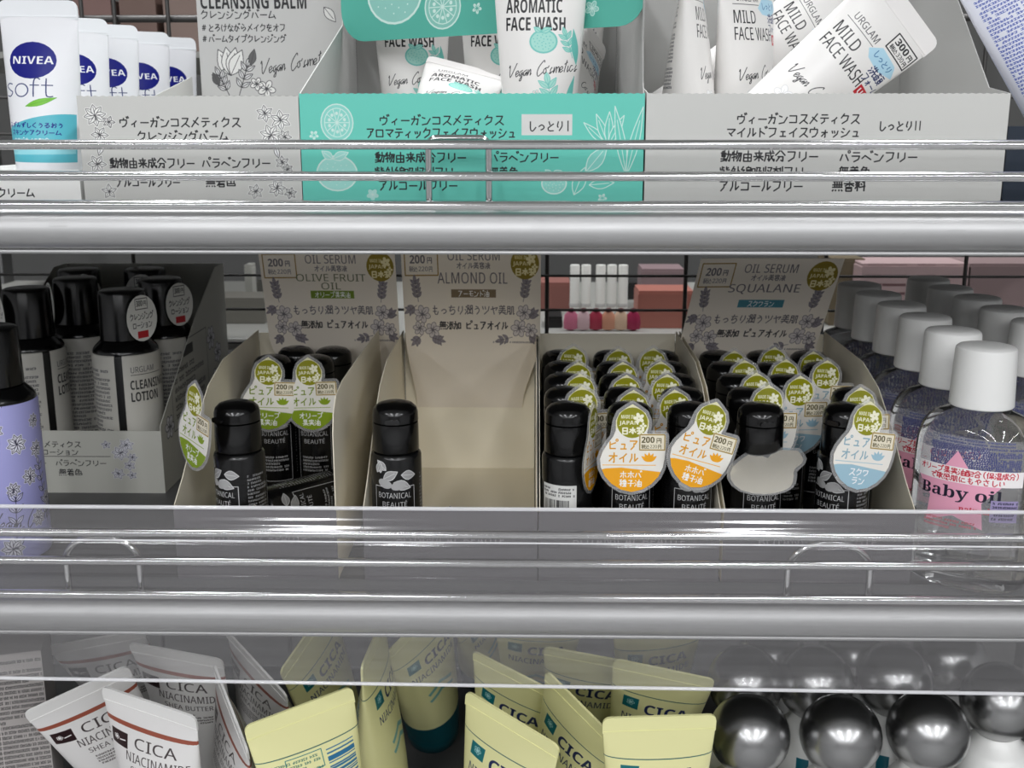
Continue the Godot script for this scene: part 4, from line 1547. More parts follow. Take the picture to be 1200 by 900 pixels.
func oil_bottle(label: String, group: String, pos: Vector3, yaw: float) -> Node3D:
	if not mats.has("oil body"):
		oil_meshes()
	var t := thing("oil_bottle", label, "bottle", pos, group)
	t.rotation_degrees.y = yaw
	if not mats.has("oil print"):
		mats["oil print"] = printed(tex.oil_bottle, 0.22)
	var black := plain(Color(0.025, 0.025, 0.027), 0.18)
	part(t, "body", mats["oil body"], [mats["oil print"]])
	var cap := part(t, "cap", mats["oil cap"], [black])
	part(cap, "lid", mats["oil lid"], [black])
	part(cap, "thumb_tab", mats["oil tab"], [black], Transform3D(Basis(), Vector3(0, 0.1022, 0.0162)))
	return t


func swing_tag(t: Node3D, kind: String, yaw: float, roll := 0.0, tip := 0.0, lift := 0.0, out := 0.0) -> void:
	# clear leaf shaped tag with a printed card, hung at the cap; yaw in the bottle's own axes, tip = lower end forward
	var b := Basis(Vector3.UP, deg_to_rad(yaw)) * Basis(Vector3.BACK, deg_to_rad(-roll)) * Basis(Vector3.RIGHT, deg_to_rad(tip))
	var at_ := Basis(Vector3.UP, deg_to_rad(yaw)) * Vector3(0, 0, 0.0172 + out) + Vector3(0, 0.1150 + lift, 0)
	var tag := part(t, "swing_tag", mats["tag sheet"], [clear_tag()], Transform3D(b, at_))
	if not mats.has(kind + " tag"):
		mats[kind + " tag"] = printed(tex[kind + "_tag"], 0.22)
	part(tag, "printed_card", mats["tag print"], [mats[kind + " tag"], plain(Color(0.86, 0.83, 0.75), 0.4)], Transform3D(Basis(), Vector3(0, 0, 0.0003)))


func clear_tag() -> Material:
	if not mats.has("clear tag"):
		mats["clear tag"] = clear_sheet(Color(0.85, 0.85, 0.85), 0.22, 0.06)
	return mats["clear tag"]


func oil_carton(label: String, px1: float, px2: float, tall_a: bool, tall_b: bool) -> Node3D:
	var fr := 0.670
	var deep := 0.240
	var x1 := xat(px1, fr, -0.24)
	var x2 := xat(px2, fr, -0.24)
	var w := x2 - x1
	var t := thing("oil_carton", label, "carton", Vector3(x1, MID, -fr))
	var out := plain(Color(0.94, 0.91, 0.83), 0.7)
	var lip := PackedVector2Array([Vector2(0, 0), Vector2(w, 0), Vector2(w, 0.047), Vector2(w - 0.004, 0.050), Vector2(w * 0.5 + 0.012, 0.0478), Vector2(w * 0.5 + 0.004, 0.0482), Vector2(w * 0.5, 0.0508), Vector2(w * 0.5 - 0.004, 0.0482), Vector2(w * 0.5 - 0.012, 0.0478), Vector2(0.004, 0.050), Vector2(0, 0.047)])
	panel(t, "front_panel", lip, [lip_print(), out], Transform3D())
	var low := PackedVector2Array([Vector2(0, 0), Vector2(deep, 0), Vector2(deep, 0.120), Vector2(0.13, 0.118), Vector2(0.09, 0.108), Vector2(0.055, 0.088), Vector2(0.02, 0.062), Vector2(0, 0.050)])
	var tall := PackedVector2Array([Vector2(0, 0), Vector2(deep, 0), Vector2(deep, 0.124), Vector2(0.10, 0.124), Vector2(0.04, 0.123), Vector2(0.015, 0.119), Vector2(0.004, 0.110), Vector2(0, 0.098)])
	panel(t, "side_panel", tall if tall_a else low, [out], side_frame(0.0008, -0.0006))
	panel(t, "side_panel", tall if tall_b else low, [out], side_frame(w - 0.0002, -0.0006))
	panel(t, "back_panel", flat(w - 0.003, 0.118), [out], Transform3D(Basis(), Vector3(0.0015, 0, -deep + 0.001)))
	part(t, "bottom_panel", box_mesh(Vector3(w - 0.003, 0.0006, deep - 0.002)), [out], Transform3D(Basis(), Vector3(w / 2, 0.0004, -deep / 2)))
	return t


func lip_print() -> Material:
	if not mats.has("lip print"):
		mats["lip print"] = printed(tex.oil_lip, 0.6)
	return mats["lip print"]


func header(t: Node3D, kind: String, px1: float, px2: float, py1: float, py2: float, in1: float, in2: float, roll := 0.0) -> void:
	# printed card that stands up from the back of the carton
	var d1 := 0.868
	var d2 := 0.9085
	var a := at(px1, py1, d1)
	var b := at(px2, py1, d1)
	var e := at(px1, py2, d2)
	var unit := (b.x - a.x) / (px2 - px1)
	var shape := func(u: float, v: float) -> Vector3:
		var k := smoothstep(0.55, 1.0, v)
		var x := lerpf(a.x + in1 * unit * k, b.x - in2 * unit * k, u) - roll * v
		var z := -lerpf(d1, d2, v) - 0.004 * sin(u * PI) * (1.0 - v)
		return Vector3(x, lerpf(a.y, e.y, v), z) - t.position
	part(t, "header_card", sheet(10, 14, shape, 0.0006), [printed(tex[kind + "_card"], 0.65), plain(Color(0.90, 0.87, 0.79), 0.7)])


func build_middle_shelf() -> void:
	build_lotion()
	var floor_ := MID + 0.0012
	# --- olive ---
	var t := oil_carton("white carton with the olive fruit oil header card, bottles fallen about inside", 203, 394, false, true)
	header(t, "olive", 302, 462, 292, 470, 26, 14, 0.0)
	var g := "olive oil bottles in their carton"
	var p := at(281, 540, 0.6925)
	var o := oil_bottle("black oil bottle with green tag at the front corner of the olive carton", g, Vector3(p.x, floor_, p.z), -40)
	swing_tag(o, "olive", -8, 6, -3, 0.014, 0.010)
	p = at(323, 500, 0.838)
	o = oil_bottle("black oil bottle with green tag standing behind the fallen bottle, beside the carton wall", g, Vector3(p.x, floor_, p.z), 8)
	swing_tag(o, "olive", -4, 2, -4)
	p = at(372, 500, 0.838)
	o = oil_bottle("black oil bottle with green tag standing behind the fallen bottle, in the carton's middle", g, Vector3(p.x, floor_, p.z), 0)
	swing_tag(o, "olive", -6, -3, -4)
	p = at(350, 420, 0.872)
	o = oil_bottle("black oil bottle against the back of the olive carton, between the two tags", g, Vector3(p.x - 0.002, floor_, p.z), 20)
	p = at(392, 420, 0.871)
	o = oil_bottle("black oil bottle against the back of the olive carton, by the tall curved wall", g, Vector3(p.x - 0.001, floor_, p.z), -20)
	p = at(412, 572, 0.805)
	o = oil_bottle("black oil bottle lying on its side in the olive carton", g, Vector3(p.x, floor_ + 0.0168, p.z), 0)
	o.transform = Transform3D(Basis(Vector3.UP, deg_to_rad(45)) * Basis(Vector3.BACK, PI / 2), o.position)
	# --- almond ---
	t = oil_carton("nearly empty white carton with the almond oil header card", 425, 630, false, false)
	header(t, "almond", 469, 634, 287, 477, 10, 22, 0.0)
	p = at(465, 560, 0.6935)
	oil_bottle("single black oil bottle left in the almond carton", "", Vector3(p.x, floor_, p.z), 0)
	# --- jojoba: three columns of six ---
	t = oil_carton("full white carton without a header card, bottles with orange tags", 631.5, 845, false, false)
	g = "jojoba oil bottles in their carton"
	var cols := [[664.5, "by the empty carton"], [736, "in the middle column"], [806, "by the squalane carton"]]
	for c in 3:
		var x := xat(cols[c][0], 0.692, -0.23)
		for r in 5:
			var label := "%s black oil bottle with orange tag of the column %s" % [NTH_OIL[r].capitalize(), cols[c][1]]
			if c == 0 and r == 0:
				label = "black oil bottle turned bar code forward in the orange tag carton"
			var yaw := rng.randf_range(-8, 8)
			if r == 0:
				yaw = [155.0, 4.0, 8.0][c]
			o = oil_bottle(label, g, Vector3(x + (0.0 if r == 0 else rng.randf_range(-0.0006, 0.0006)), floor_, -0.692 - 0.042 * r), yaw)
			if r == 0:
				if c == 0:
					swing_tag(o, "jojoba", -155 + 72, 4, 0, -0.002)
				elif c == 1:
					swing_tag(o, "jojoba", -4, 0, -6, 0.0015, 0.0)
				else:
					swing_tag(o, "jojoba", -8 + 12, 18, -6, 0.003, 0.001)
					o.get_child(-1).position.x += 0.010
			else:
				swing_tag(o, "jojoba", -yaw + 8 + rng.randf_range(-1.5, 1.5), rng.randf_range(-4, 4), -2, rng.randf_range(0.001, 0.006), 0.003)
				o.get_child(-1).position += o.basis.inverse() * Vector3([0.0072, 0.0010, -0.0105][c], 0, 0)
	# --- squalane ---
	t = oil_carton("white carton with the squalane header card, bottles with pale blue tags", 848.5, 1073, false, false)
	header(t, "squalane", 822, 990, 303, 480, 42, 0, 0.0215)
	g = "squalane oil bottles in their carton"
	var plan := [[887, 0, [0, 1, 2, 3, 4], "beside the orange tag carton"], [951, 1, [2, 3, 4], "in the middle column"], [1015, 2, [0, 1, 3, 4], "beside the baby oil"]]
	for q in plan:
		var x := xat(q[0], 0.692, -0.23)
		for r in q[2]:
			if r == 0 and q[1] == 2:
				x = xat(986, 0.692, -0.23)
			elif q[1] == 2:
				x = xat(1015, 0.692, -0.23)
			var label := "%s black squalane bottle of the column %s" % [NTH_OIL[r].capitalize(), q[3]]
			var yaw := rng.randf_range(-8, 8)
			if r == 0:
				yaw = 6.0 if q[1] == 0 else -48.0
			o = oil_bottle(label, g, Vector3(x + (0.0 if r == 0 else rng.randf_range(-0.0006, 0.0006)), floor_, -0.692 - 0.042 * r), yaw)
			if r == 0 and q[1] == 0:
				swing_tag(o, "squalane", -yaw + 176, 0, 0, 0, 0)
				var tag: Node3D = o.get_child(-1)
				var down := Vector3(-0.80, -0.26, 0.54).normalized()
				var face := (Vector3(0.1, -1, -0.25) - down * Vector3(0.1, -1, -0.25).dot(down)).normalized()
				tag.transform = Transform3D(Basis((-down).cross(face), -down, face), Vector3(0.0210, 0.0850, 0.0150))
			elif r == 0:
				swing_tag(o, "squalane", 48 + 14, 9, -6, 0.004, 0.001)
				o.get_child(-1).position += o.basis.inverse() * Vector3(0.005, 0, 0)
			else:
				swing_tag(o, "squalane", -yaw + 8 + rng.randf_range(-1.5, 1.5), rng.randf_range(-4, 4), -2, rng.randf_range(0.001, 0.006), 0.003)
				o.get_child(-1).position += o.basis.inverse() * Vector3([0.0060, 0.0014, -0.0046][q[1]], 0, 0)
	build_baby_oil()


func lotion_bottle(called: String, label: String, group: String, mat: Material, pos: Vector3, yaw: float, tag_yaw: float) -> Node3D:
	var t := thing(called, label, "bottle", pos, group)
	if not mats.has("lotion body"):
		mats["lotion body"] = lathe([Vector2(0.0255, 0.1085), Vector2(0.0262, 0.1078), Vector2(0.0265, 0.1060), Vector2(0.0265, 0.004), Vector2(0.0255, 0.001), Vector2(0.022, 0.0), Vector2(0, 0)], 36, 1, 1, 0.1078, 0.004)
		mats["lotion neck"] = lathe([Vector2(0.0, 0.1182), Vector2(0.0192, 0.1180), Vector2(0.0205, 0.1165), Vector2(0.0240, 0.1130), Vector2(0.0255, 0.1105), Vector2(0.0256, 0.1086), Vector2(0, 0.1086)], 36)
		mats["lotion cap"] = lathe([Vector2(0, 0.1580), Vector2(0.0160, 0.1578), Vector2(0.0176, 0.1570), Vector2(0.0183, 0.1550), Vector2(0.0191, 0.1190), Vector2(0.0186, 0.1184), Vector2(0, 0.1184)], 36)
		var disc := PackedVector2Array()
		for k in 24:
			disc.append(Vector2(cos(TAU * k / 24) * 0.0150, sin(TAU * k / 24) * 0.0185))
		mats["lotion tag"] = slab(disc, 0.0004)
		mats["lotion tag print"] = printed(tex.lotion_tag, 0.4)
	var black := plain(Color(0.025, 0.025, 0.027), 0.2)
	part(t, "body", mats["lotion body"], [mat])
	part(t, "neck", mats["lotion neck"], [black])
	part(t, "cap", mats["lotion cap"], [black])
	var b := Basis(Vector3.UP, deg_to_rad(tag_yaw))
	part(t, "round_tag", mats["lotion tag"], [mats["lotion tag print"], plain(Color(0.85, 0.85, 0.83), 0.5)], Transform3D(b, b * Vector3(0, 0, 0.0222) + Vector3(0, 0.1365, 0)))
	t.rotation_degrees.y = yaw
	return t


func build_lotion() -> void:
	var fr := 0.840
	var x2 := xat(191, fr, -0.26)
	var w := 0.150
	var x1 := x2 - w
	var deep := 0.205
	var t := thing("lotion_carton", "grey flower printed carton holding cleansing lotion bottles", "carton", Vector3(x1, MID, -fr))
	var board := plain(Color(0.70, 0.70, 0.67), 0.7)
	var top := at(120, 505, fr).y - MID
	panel(t, "front_panel", flat(w, top), [printed(tex.lotion_tray, 0.6), board], Transform3D())
	var back := at(242, 312, fr + deep * 0.9).y - MID
	var side := PackedVector2Array([Vector2(0, 0), Vector2(deep, 0), Vector2(deep, back), Vector2(deep * 0.86, back), Vector2(deep * 0.55, back * 0.80), Vector2(0.0, top + 0.004)])
	panel(t, "side_panel", side, [printed(tex.lotion_tray_side, 0.6), board], side_frame(w - 0.0002, -0.0006))
	panel(t, "side_panel", side, [board], side_frame(0.0008, -0.0006))
	panel(t, "back_panel", flat(w - 0.003, back), [board], Transform3D(Basis(), Vector3(0.0015, 0, -deep + 0.001)))
	part(t, "bottom_panel", box_mesh(Vector3(w - 0.003, 0.0006, deep - 0.002)), [board], Transform3D(Basis(), Vector3(w / 2, 0.0004, -deep / 2)))
	var grey := printed(tex.lotion_grey, 0.35)
	var f := MID + 0.0012
	var g := "cleansing lotion bottles in the grey carton"
	var spots := [[150, 0.8755, 58, 2, "black capped lotion bottle, name panel forward, at the front of the carton"], [40, 0.884, 100, -150, "black capped lotion bottle with round tag behind the lavender bottle"], [96, 0.947, 130, -185, "black capped lotion bottle with flower print at the back of the carton"], [196, 0.945, 120, -60, "black capped lotion bottle in the rear corner by the slanted carton wall"], [46, 1.006, 30, 0, "black capped lotion bottle in the far corner of the carton"], [176, 1.010, 10, 0, "black capped lotion bottle against the rear wall of the carton"]]
	for s in spots:
		var x := xat(s[0], s[1], -0.2)
		lotion_bottle("lotion_bottle", s[4], g, grey, Vector3(clampf(x, x1 + 0.0275, x2 - 0.0275), f, -s[1]), s[2], s[3])
	lotion_bottle("lavender_lotion_bottle", "lavender flower printed bottle with black cap standing in front of the carton", "", printed(tex.lotion_lavender, 0.35), Vector3(xat(2, 0.715, -0.22), MID + 0.0002, -0.715), 18, -28)


func build_baby_oil() -> void:
	# clear oval bottles filled with oil
	var oil := StandardMaterial3D.new()
	oil.albedo_color = Color(0.97, 0.975, 0.975, 0.0)
	oil.roughness = 0.02
	oil.refraction_enabled = true
	oil.refraction_scale = 0.045
	var body := lathe([Vector2(0, 0.1210), Vector2(0.0150, 0.1210), Vector2(0.0155, 0.1205), Vector2(0.0162, 0.1160), Vector2(0.0195, 0.1142), Vector2(0.0255, 0.1118), Vector2(0.0305, 0.1078), Vector2(0.0340, 0.1022), Vector2(0.0360, 0.0950), Vector2(0.0368, 0.0870), Vector2(0.0370, 0.0700), Vector2(0.0370, 0.0080), Vector2(0.0360, 0.0030), Vector2(0.0330, 0.0004), Vector2(0.0, 0.0)], 40, 1.0, 0.66, INF, INF, 50.0)
	var cap := lathe([Vector2(0, 0.1552), Vector2(0.0120, 0.1550), Vector2(0.0164, 0.1541), Vector2(0.0177, 0.1530), Vector2(0.0181, 0.1512), Vector2(0.0193, 0.1172), Vector2(0.0186, 0.1165), Vector2(0.0168, 0.1165), Vector2(0.0168, 0.1214), Vector2(0.0, 0.1214)], 40)
	var film := func(tx: String) -> StandardMaterial3D:
		var m := printed(tex[tx], 0.3)
		m.transparency = BaseMaterial3D.TRANSPARENCY_ALPHA
		return m
	var front_m: Material = film.call("baby_front")
	var back_m: Material = film.call("baby_back")
	var wrap := func(turn: float) -> Callable:
		return func(u: float, v: float) -> Vector3:
			var a := (u - 0.5) * 1.9
			return Basis(Vector3.UP, turn) * Vector3(0.0374 * sin(a), lerpf(0.1005, 0.0265, v), 0.0374 * 0.66 * cos(a) + 0.0003)
	var label_f := sheet(18, 2, wrap.call(0.0), 0.0001)
	var label_b := sheet(18, 2, wrap.call(PI), 0.0001)
	var x := xat(1160, 0.668, -0.16)
	var g := "clear baby oil bottles with white caps"
	var rows := [["beside the squalane carton", x, [0.679, 0.734, 0.789, 0.844, 0.899, 0.954]], ["next to the row beside the squalane carton", x + 0.0715, [0.769, 0.824, 0.879, 0.934, 0.989]]]
	for r in rows:
		for k in r[2].size():
			var t := thing("baby_oil_bottle", "%s clear baby oil bottle of the row %s" % [NTH[k].capitalize(), r[0]], "bottle", Vector3(r[1] + rng.randf_range(-0.001, 0.001), MID + 0.0002, -r[2][k]), g)
			t.rotation_degrees.y = -31.0 + (0.0 if k == 0 else rng.randf_range(-2, 2))
			part(t, "body", body, [oil])
			part(t, "cap", cap, [plain(Color(0.92, 0.92, 0.91), 0.4)])
			part(t, "front_label", label_f, [front_m])
			part(t, "back_label", label_b, [back_m])


# ---------- lower shelf ----------
func build_lower_shelf() -> void:
	var white := printed(tex.cica_white, 0.32)
	var yellow := printed(tex.cica_yellow, 0.32)
	var wb := Color(0.92, 0.915, 0.905)
	var h := 0.180
	var w := 0.074
	var g := "white tubes with a copper band"
	# [label, middle of the sealed edge px, py, depth, yaw, roll, tip]
	var plan := [
		["white copper banded tube leaning towards the printed box, dark square mark showing", 90, 818, 0.708, 26, -5],
		["white copper banded tube leaning over its neighbour's name, sealed edge sloping down", 174, 824, 0.668, -18, 3],
		["white copper banded tube standing behind the two front ones", 206, 772, 0.762, -8, 3],
		["white copper banded tube leaning steeply beside the bar coded yellow tube", 270, 836, 0.684, -58, 6],
		["white copper banded tube half behind the steeply leaning one", 300, 788, 0.766, -40, 6],
		["white copper banded tube at the back of its group", 112, 760, 0.8, 10, -2],
	]
	var first: Node3D
	for k in plan.size():
		var s: Array = plan[k]
		var o: Node3D
		if k == 0:
			o = tube("copper_band_tube", s[0], g, white, Color(0.9, 0.9, 0.89), wb, w, h, 0.020, 0.011)
			first = o
		else:
			o = copy_of(first, s[0])
		stand_by_crimp(o, s[1], s[2], s[3], h, s[4], s[5])
	g = "butter yellow tubes on the lower shelf"
	plan = [
		["yellow tube turned bar code forward, sealed edge rising towards its neighbour", 350, 826, 0.66, 206, -6],
		["yellow tube seen edge-on between the bar coded tube and the chevron tube", 438, 744, 0.76, 84, 1],
		["yellow tube with pale green chevrons standing straight, turned aside", 492, 736, 0.824, 52, 0],
		["yellow tube with chevrons standing farther back over its dark teal base", 560, 734, 0.906, 62, 0],
		["yellow tube whose sealed edge slopes down steeply, teal square at its corner", 600, 846, 0.655, -32, 5],
		["yellow tube behind the steeply sloping one, rounded corner up", 606, 800, 0.742, -26, 3],
		["yellow tube sloping down beside the level front tube", 684, 840, 0.688, -44, 6],
		["yellow tube with a shiny rounded corner behind the sloping pair", 694, 780, 0.776, -8, 3],
		["yellow tube half hidden behind the level front tube", 778, 794, 0.742, -10, 3],
		["yellow tube standing level at the front beside the silver caps", 773, 839, 0.652, 2, -1],
		["yellow tube in the rear row behind the chevron tubes", 360, 752, 0.8, 64, -2],
		["yellow tube in the rear row behind the sloping ones", 632, 736, 0.85, 0, 2],
		["yellow tube in the rear row by the silver caps", 772, 740, 0.828, 6, -2],
	]
	for k in plan.size():
		var s: Array = plan[k]
		var o: Node3D
		if k == 0:
			o = tube("yellow_tube", s[0], g, yellow, Color(0.04, 0.33, 0.37), BUTTER, w, h, 0.020, 0.011)
			first = o
		else:
			o = copy_of(first, s[0])
		stand_by_crimp(o, s[1], s[2], s[3], h, s[4], s[5])
	build_dome_bottles()
	# folded leaflet with close print at the end of the shelf
	var p := at(22, 800, 0.70)
	var t := thing("printed_box", "grey box covered in close print beside the copper banded tubes", "box", Vector3(p.x - 0.07, LOW, p.z))
	var top := p.y - LOW + 0.012
	part(t, "carton_body", slab(flat(0.08, top), 0.05), [printed(tex.leaflet, 0.6), plain(Color(0.62, 0.60, 0.59), 0.6)], Transform3D(Basis(Vector3.UP, 0.3), Vector3(0, 0, 0)))
	part(t, "carton_flap", slab(flat(0.08, 0.05), 0.0006), [plain(Color(0.64, 0.62, 0.61), 0.6)], Transform3D(Basis(Vector3.UP, 0.3) * Basis(Vector3.RIGHT, -PI / 2), Vector3(0, top + 0.0008, 0)))


func stand_by_crimp(o: Node3D, px: float, py: float, depth: float, high: float, yaw: float, roll: float) -> void:
	# its sealed edge shows at that pixel; it leans towards the camera as far as it must to rest on the shelf
	var drop := at(px, py, depth).y - (LOW + 0.006)
	var tip := -rad_to_deg(acos(clampf(drop / (high * cos(deg_to_rad(roll))), 0.75, 1.0)))
	by_crimp(o, px, py, depth, high, yaw, roll, tip)
	settle(o, LOW, 0.0243)


func settle(o: Node3D, floor_h: float, r: float) -> void:
	# lets a leaning tube rest on the rim of its cap
	var low: float = r * Vector2(o.basis.x.y, o.basis.z.y).length()
	o.position.y = floor_h + low + 0.0003


func build_dome_bottles() -> void:
	# white bottles under round silver caps
	var silver := plain(Color(0.62, 0.62, 0.62), 0.27, 1.0)
	var cap_pts := [Vector2(0.0, 0.0555)]
	for k in range(1, 15):
		var a := PI / 2 - (PI / 2 + 0.95) * k / 14.0
		cap_pts.append(Vector2(0.0280 * cos(a), 0.0275 + 0.0280 * sin(a)))
	cap_pts.append(Vector2(0.0160, 0.0044))
	cap_pts.append(Vector2(0.0, 0.0044))
	var cap := lathe(cap_pts, 40)
	var body := lathe([Vector2(0.0, 0.098), Vector2(0.0145, 0.098), Vector2(0.0150, 0.0970), Vector2(0.0170, 0.0935), Vector2(0.0225, 0.0900), Vector2(0.0256, 0.0860), Vector2(0.0262, 0.0800), Vector2(0.0262, 0.004), Vector2(0.0240, 0.0008), Vector2(0, 0)], 36, 1, 1, 0.086, 0.004)
	var print_ := printed(tex.dome_bottle, 0.3)
	var g := "white bottles under round silver caps"
	var spots := [[878, 861, 0.700, "beside the level yellow tube, front row"], [985, 862, 0.700, "in the middle of the front row"], [1087, 857, 0.703, "last of the three in front"], [1172, 822, 0.735, "at the end of the shelf, small teal mark showing"], [873, 800, 0.764, "second row, behind the one by the yellow tube"], [955, 800, 0.762, "in the second row behind the middle one"], [1048, 796, 0.766, "in the second row near the teal marked one"], [905, 770, 0.815, "in the rear row between the first two"], [1000, 768, 0.82, "in the rear row between the last two"], [1112, 772, 0.80, "in the rear row behind the teal marked one"]]
	for s in spots:
		var c := at(s[0], s[1], s[2])
		var t := thing("dome_cap_bottle", "white bottle, round silver cap, " + s[3], "bottle", Vector3(c.x, LOW + 0.0002, c.z), g)
		var lift: float = c.y - 0.0275 - LOW
		part(t, "body", body, [print_], Transform3D(Basis.from_scale(Vector3(1, (lift + 0.003) / 0.098, 1)), Vector3()))
		part(t, "dome_cap", cap, [silver], Transform3D(Basis(), Vector3(0, lift, 0)))


# ---------- goods of the next aisle, seen through the wire grid ----------
func carton_between(label: String, px1: float, py1: float, px2: float, py2: float, d: float, thick: float, m: Material) -> void:
	var a := at(px1, py1, d)
	var b := at(px2, py2, d)
	b.y = (next_low if py2 > 200 else next_high) + 0.0003
	var w := b.x - a.x
	var h := a.y - b.y
	var t := thing("next_aisle_carton", label, "box", Vector3((a.x + b.x) / 2, b.y, -d))
	part(t, "carton_body", slab(rounded(w, h, minf(0.002, absf(h) * 0.2)), thick), [m], Transform3D(Basis(), Vector3(0, h / 2, 0)))
	part(t, "carton_flap", slab(rounded(w * 0.98, 0.003, 0.001), thick * 0.96), [m], Transform3D(Basis(), Vector3(0, h + 0.0012, -thick * 0.02)))


var next_low := 0.0
var next_high := 0.0


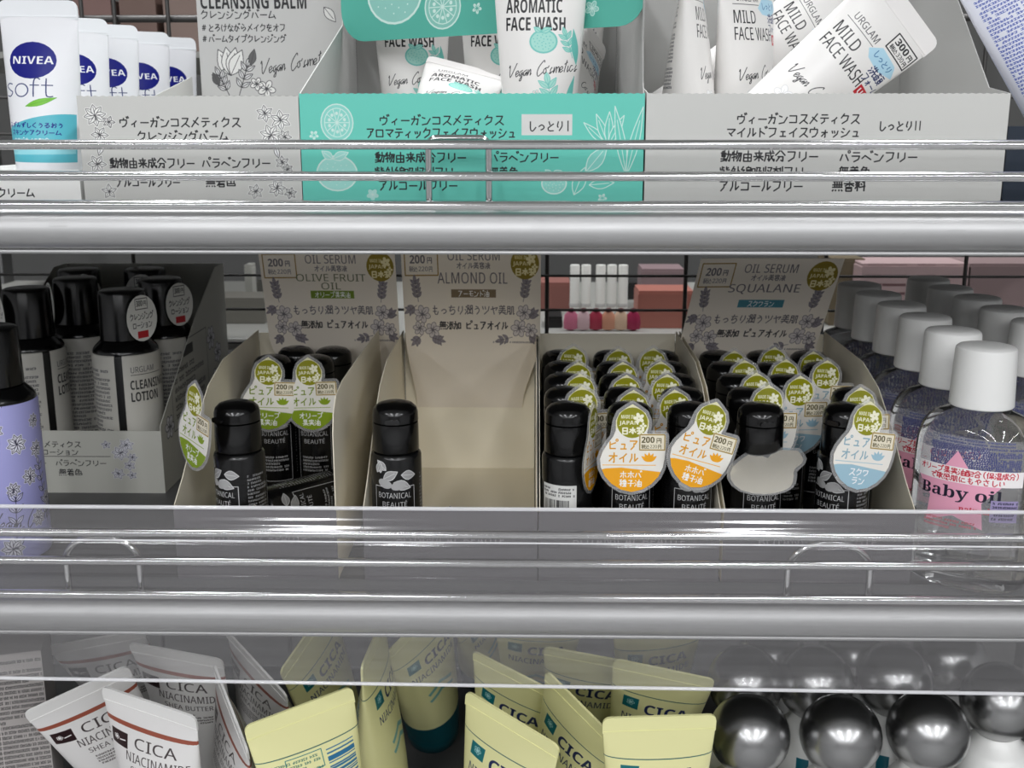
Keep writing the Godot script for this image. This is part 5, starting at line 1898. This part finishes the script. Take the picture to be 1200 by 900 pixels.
func build_behind() -> void:
	var ledge := at(700, 397, 1.12).y
	next_low = ledge
	next_high = at(160, 62, 1.16).y
	var t := thing("next_aisle_shelf", "grey shelf of the next aisle behind the wire grid", "shelf", Vector3(0, ledge, -1.12))
	part(t, "deck", box_mesh(Vector3(1.5, 0.006, 0.42)), [plain(Color(0.60, 0.60, 0.58), 0.5)], Transform3D(Basis(), Vector3(0, -0.003, -0.21)))
	part(t, "edge_strip", swept(PackedVector2Array([Vector2(-0.003, 0.0), Vector2(0.002, 0.0), Vector2(0.003, -0.002), Vector2(0.003, -0.012), Vector2(-0.003, -0.012)]), 1.5), [plain(Color(0.64, 0.64, 0.62), 0.4)])
	part(t, "post", box_mesh(Vector3(0.03, ledge * 0 + 1.3, 0.03)), [plain(Color(0.4, 0.4, 0.4), 0.5)], Transform3D(Basis(), Vector3(-0.74, -0.2, -0.40)))
	part(t, "post", box_mesh(Vector3(0.03, ledge * 0 + 1.3, 0.03)), [plain(Color(0.4, 0.4, 0.4), 0.5)], Transform3D(Basis(), Vector3(0.74, -0.2, -0.40)))
	var t2 := thing("next_aisle_shelf", "grey upper shelf of the next aisle, reddish boxes on it", "shelf", Vector3(0, next_high, -1.14))
	part(t2, "deck", box_mesh(Vector3(0.42, 0.006, 0.40)), [plain(Color(0.60, 0.60, 0.58), 0.5)], Transform3D(Basis(), Vector3(-0.48, -0.003, -0.20)))
	# white sticks
	var stick := lathe([Vector2(0.0, 0.050), Vector2(0.0052, 0.0498), Vector2(0.0056, 0.049), Vector2(0.0058, 0.001), Vector2(0.0, 0.0)], 14)
	var collar := lathe([Vector2(0.0059, 0.013), Vector2(0.0062, 0.012), Vector2(0.0062, 0.010), Vector2(0.0059, 0.009)], 14)
	for k in 5:
		var p := at(673 + k * 13.0 + (4 if k > 1 else 0), 378, 1.27)
		var s := thing("white_stick", "slim white stick package standing in the next aisle", "stick", Vector3(p.x, ledge + 0.0002, p.z), "white sticks in the next aisle")
		part(s, "barrel", stick, [plain(Color(0.90, 0.90, 0.88), 0.4)], Transform3D(Basis.from_scale(Vector3(1, 1.15, 1)), Vector3()))
		part(s, "collar", collar, [plain(Color(0.75, 0.75, 0.74), 0.4)], Transform3D())
	# row of small pink sachets in front of the sticks
	var puff := lathe([Vector2(0.0, 0.021), Vector2(0.004, 0.0205), Vector2(0.007, 0.017), Vector2(0.0082, 0.009), Vector2(0.0075, 0.002), Vector2(0.0, 0.0)], 16, 1.0, 0.5)
	var lidm := lathe([Vector2(0.0, 0.0245), Vector2(0.0028, 0.024), Vector2(0.003, 0.0205), Vector2(0.0, 0.0205)], 12)
	var reds := [Color(0.75, 0.42, 0.52), Color(0.80, 0.68, 0.70), Color(0.62, 0.20, 0.28), Color(0.78, 0.56, 0.46), Color(0.82, 0.70, 0.60), Color(0.60, 0.16, 0.30)]
	for k in 6:
		var p := at(669 + k * 14.5, 392, 1.165)
		var s := thing("pink_sachet", ["rose", "pale pink", "dark red", "peach", "cream", "crimson"][k] + " small sachet on the next aisle's shelf edge", "sachet", Vector3(p.x, ledge + 0.0002, p.z), "small sachets in the next aisle")
		part(s, "pouch", puff, [plain(reds[k], 0.35)])
		part(s, "stopper", lidm, [plain(Color(0.35, 0.05, 0.10), 0.4)])
	var salmon := plain(Color(0.66, 0.42, 0.37), 0.6)
	var pink := printed(tex.pink_carton, 0.6)
	carton_between("salmon pink box on the next aisle's shelf beside the white sticks", 748, 344, 812, 396, 1.18, 0.05, salmon)
	carton_between("dark box beside the pink sachets in the next aisle", 640, 374, 659, 396, 1.18, 0.04, plain(Color(0.08, 0.08, 0.08), 0.5))
	carton_between("pinkish grey box behind the salmon box in the next aisle", 752, 318, 800, 396, 1.30, 0.05, plain(Color(0.55, 0.47, 0.48), 0.6))
	carton_between("dark grey box behind the white sticks in the next aisle", 735, 334, 775, 396, 1.38, 0.04, plain(Color(0.15, 0.15, 0.15), 0.5))
	carton_between("reddish box beside the dark wire in the next aisle", 628, 334, 668, 396, 1.30, 0.06, plain(Color(0.55, 0.36, 0.33), 0.6))
	carton_between("long pinkish carton with brown print behind the baby oil caps", 1010, 312, 1130, 396, 1.17, 0.06, pink)
	carton_between("dusky pink carton behind the rear baby oil row", 1136, 312, 1240, 396, 1.17, 0.06, plain(Color(0.56, 0.48, 0.48), 0.6))
	carton_between("olive brown box beside the squalane header in the next aisle", 975, 306, 1008, 396, 1.20, 0.06, plain(Color(0.42, 0.38, 0.30), 0.6))
	carton_between("pale rounded box behind the olive carton in the next aisle", 232, 352, 312, 396, 1.20, 0.05, plain(Color(0.50, 0.49, 0.46), 0.6))
	carton_between("small white carton standing behind the grey box in the next aisle", 286, 313, 299, 396, 1.30, 0.02, plain(Color(0.75, 0.75, 0.72), 0.5))
	carton_between("grey ledge box behind the olive header in the next aisle", 300, 330, 420, 396, 1.32, 0.05, plain(Color(0.40, 0.40, 0.38), 0.6))
	# boxes on the upper shelf of the next aisle
	var yb := 62.0
	carton_between("reddish brown box behind the soft cream tubes in the next aisle", 84, 2, 134, yb, 1.20, 0.08, plain(Color(0.42, 0.32, 0.30), 0.6))
	carton_between("brown box behind the soft cream tubes in the next aisle", 138, -14, 186, yb, 1.20, 0.08, plain(Color(0.38, 0.30, 0.27), 0.6))
	carton_between("grey brown box beside the balm card in the next aisle", 190, -6, 236, yb, 1.20, 0.08, plain(Color(0.45, 0.38, 0.35), 0.6))


func build_details() -> void:
	# added dark board, keeps the view past the next aisle's goods dark
	var t := thing("added_dark_board", "added dark grey board that darkens the view behind the goods of the next aisle", "panel", Vector3(0, -1.2, -1.90))
	part(t, "board", box_mesh(Vector3(2.2, 1.9, 0.012)), [plain(Color(0.27, 0.27, 0.265), 0.7)], Transform3D(Basis(), Vector3(0, 0.95, 0)))
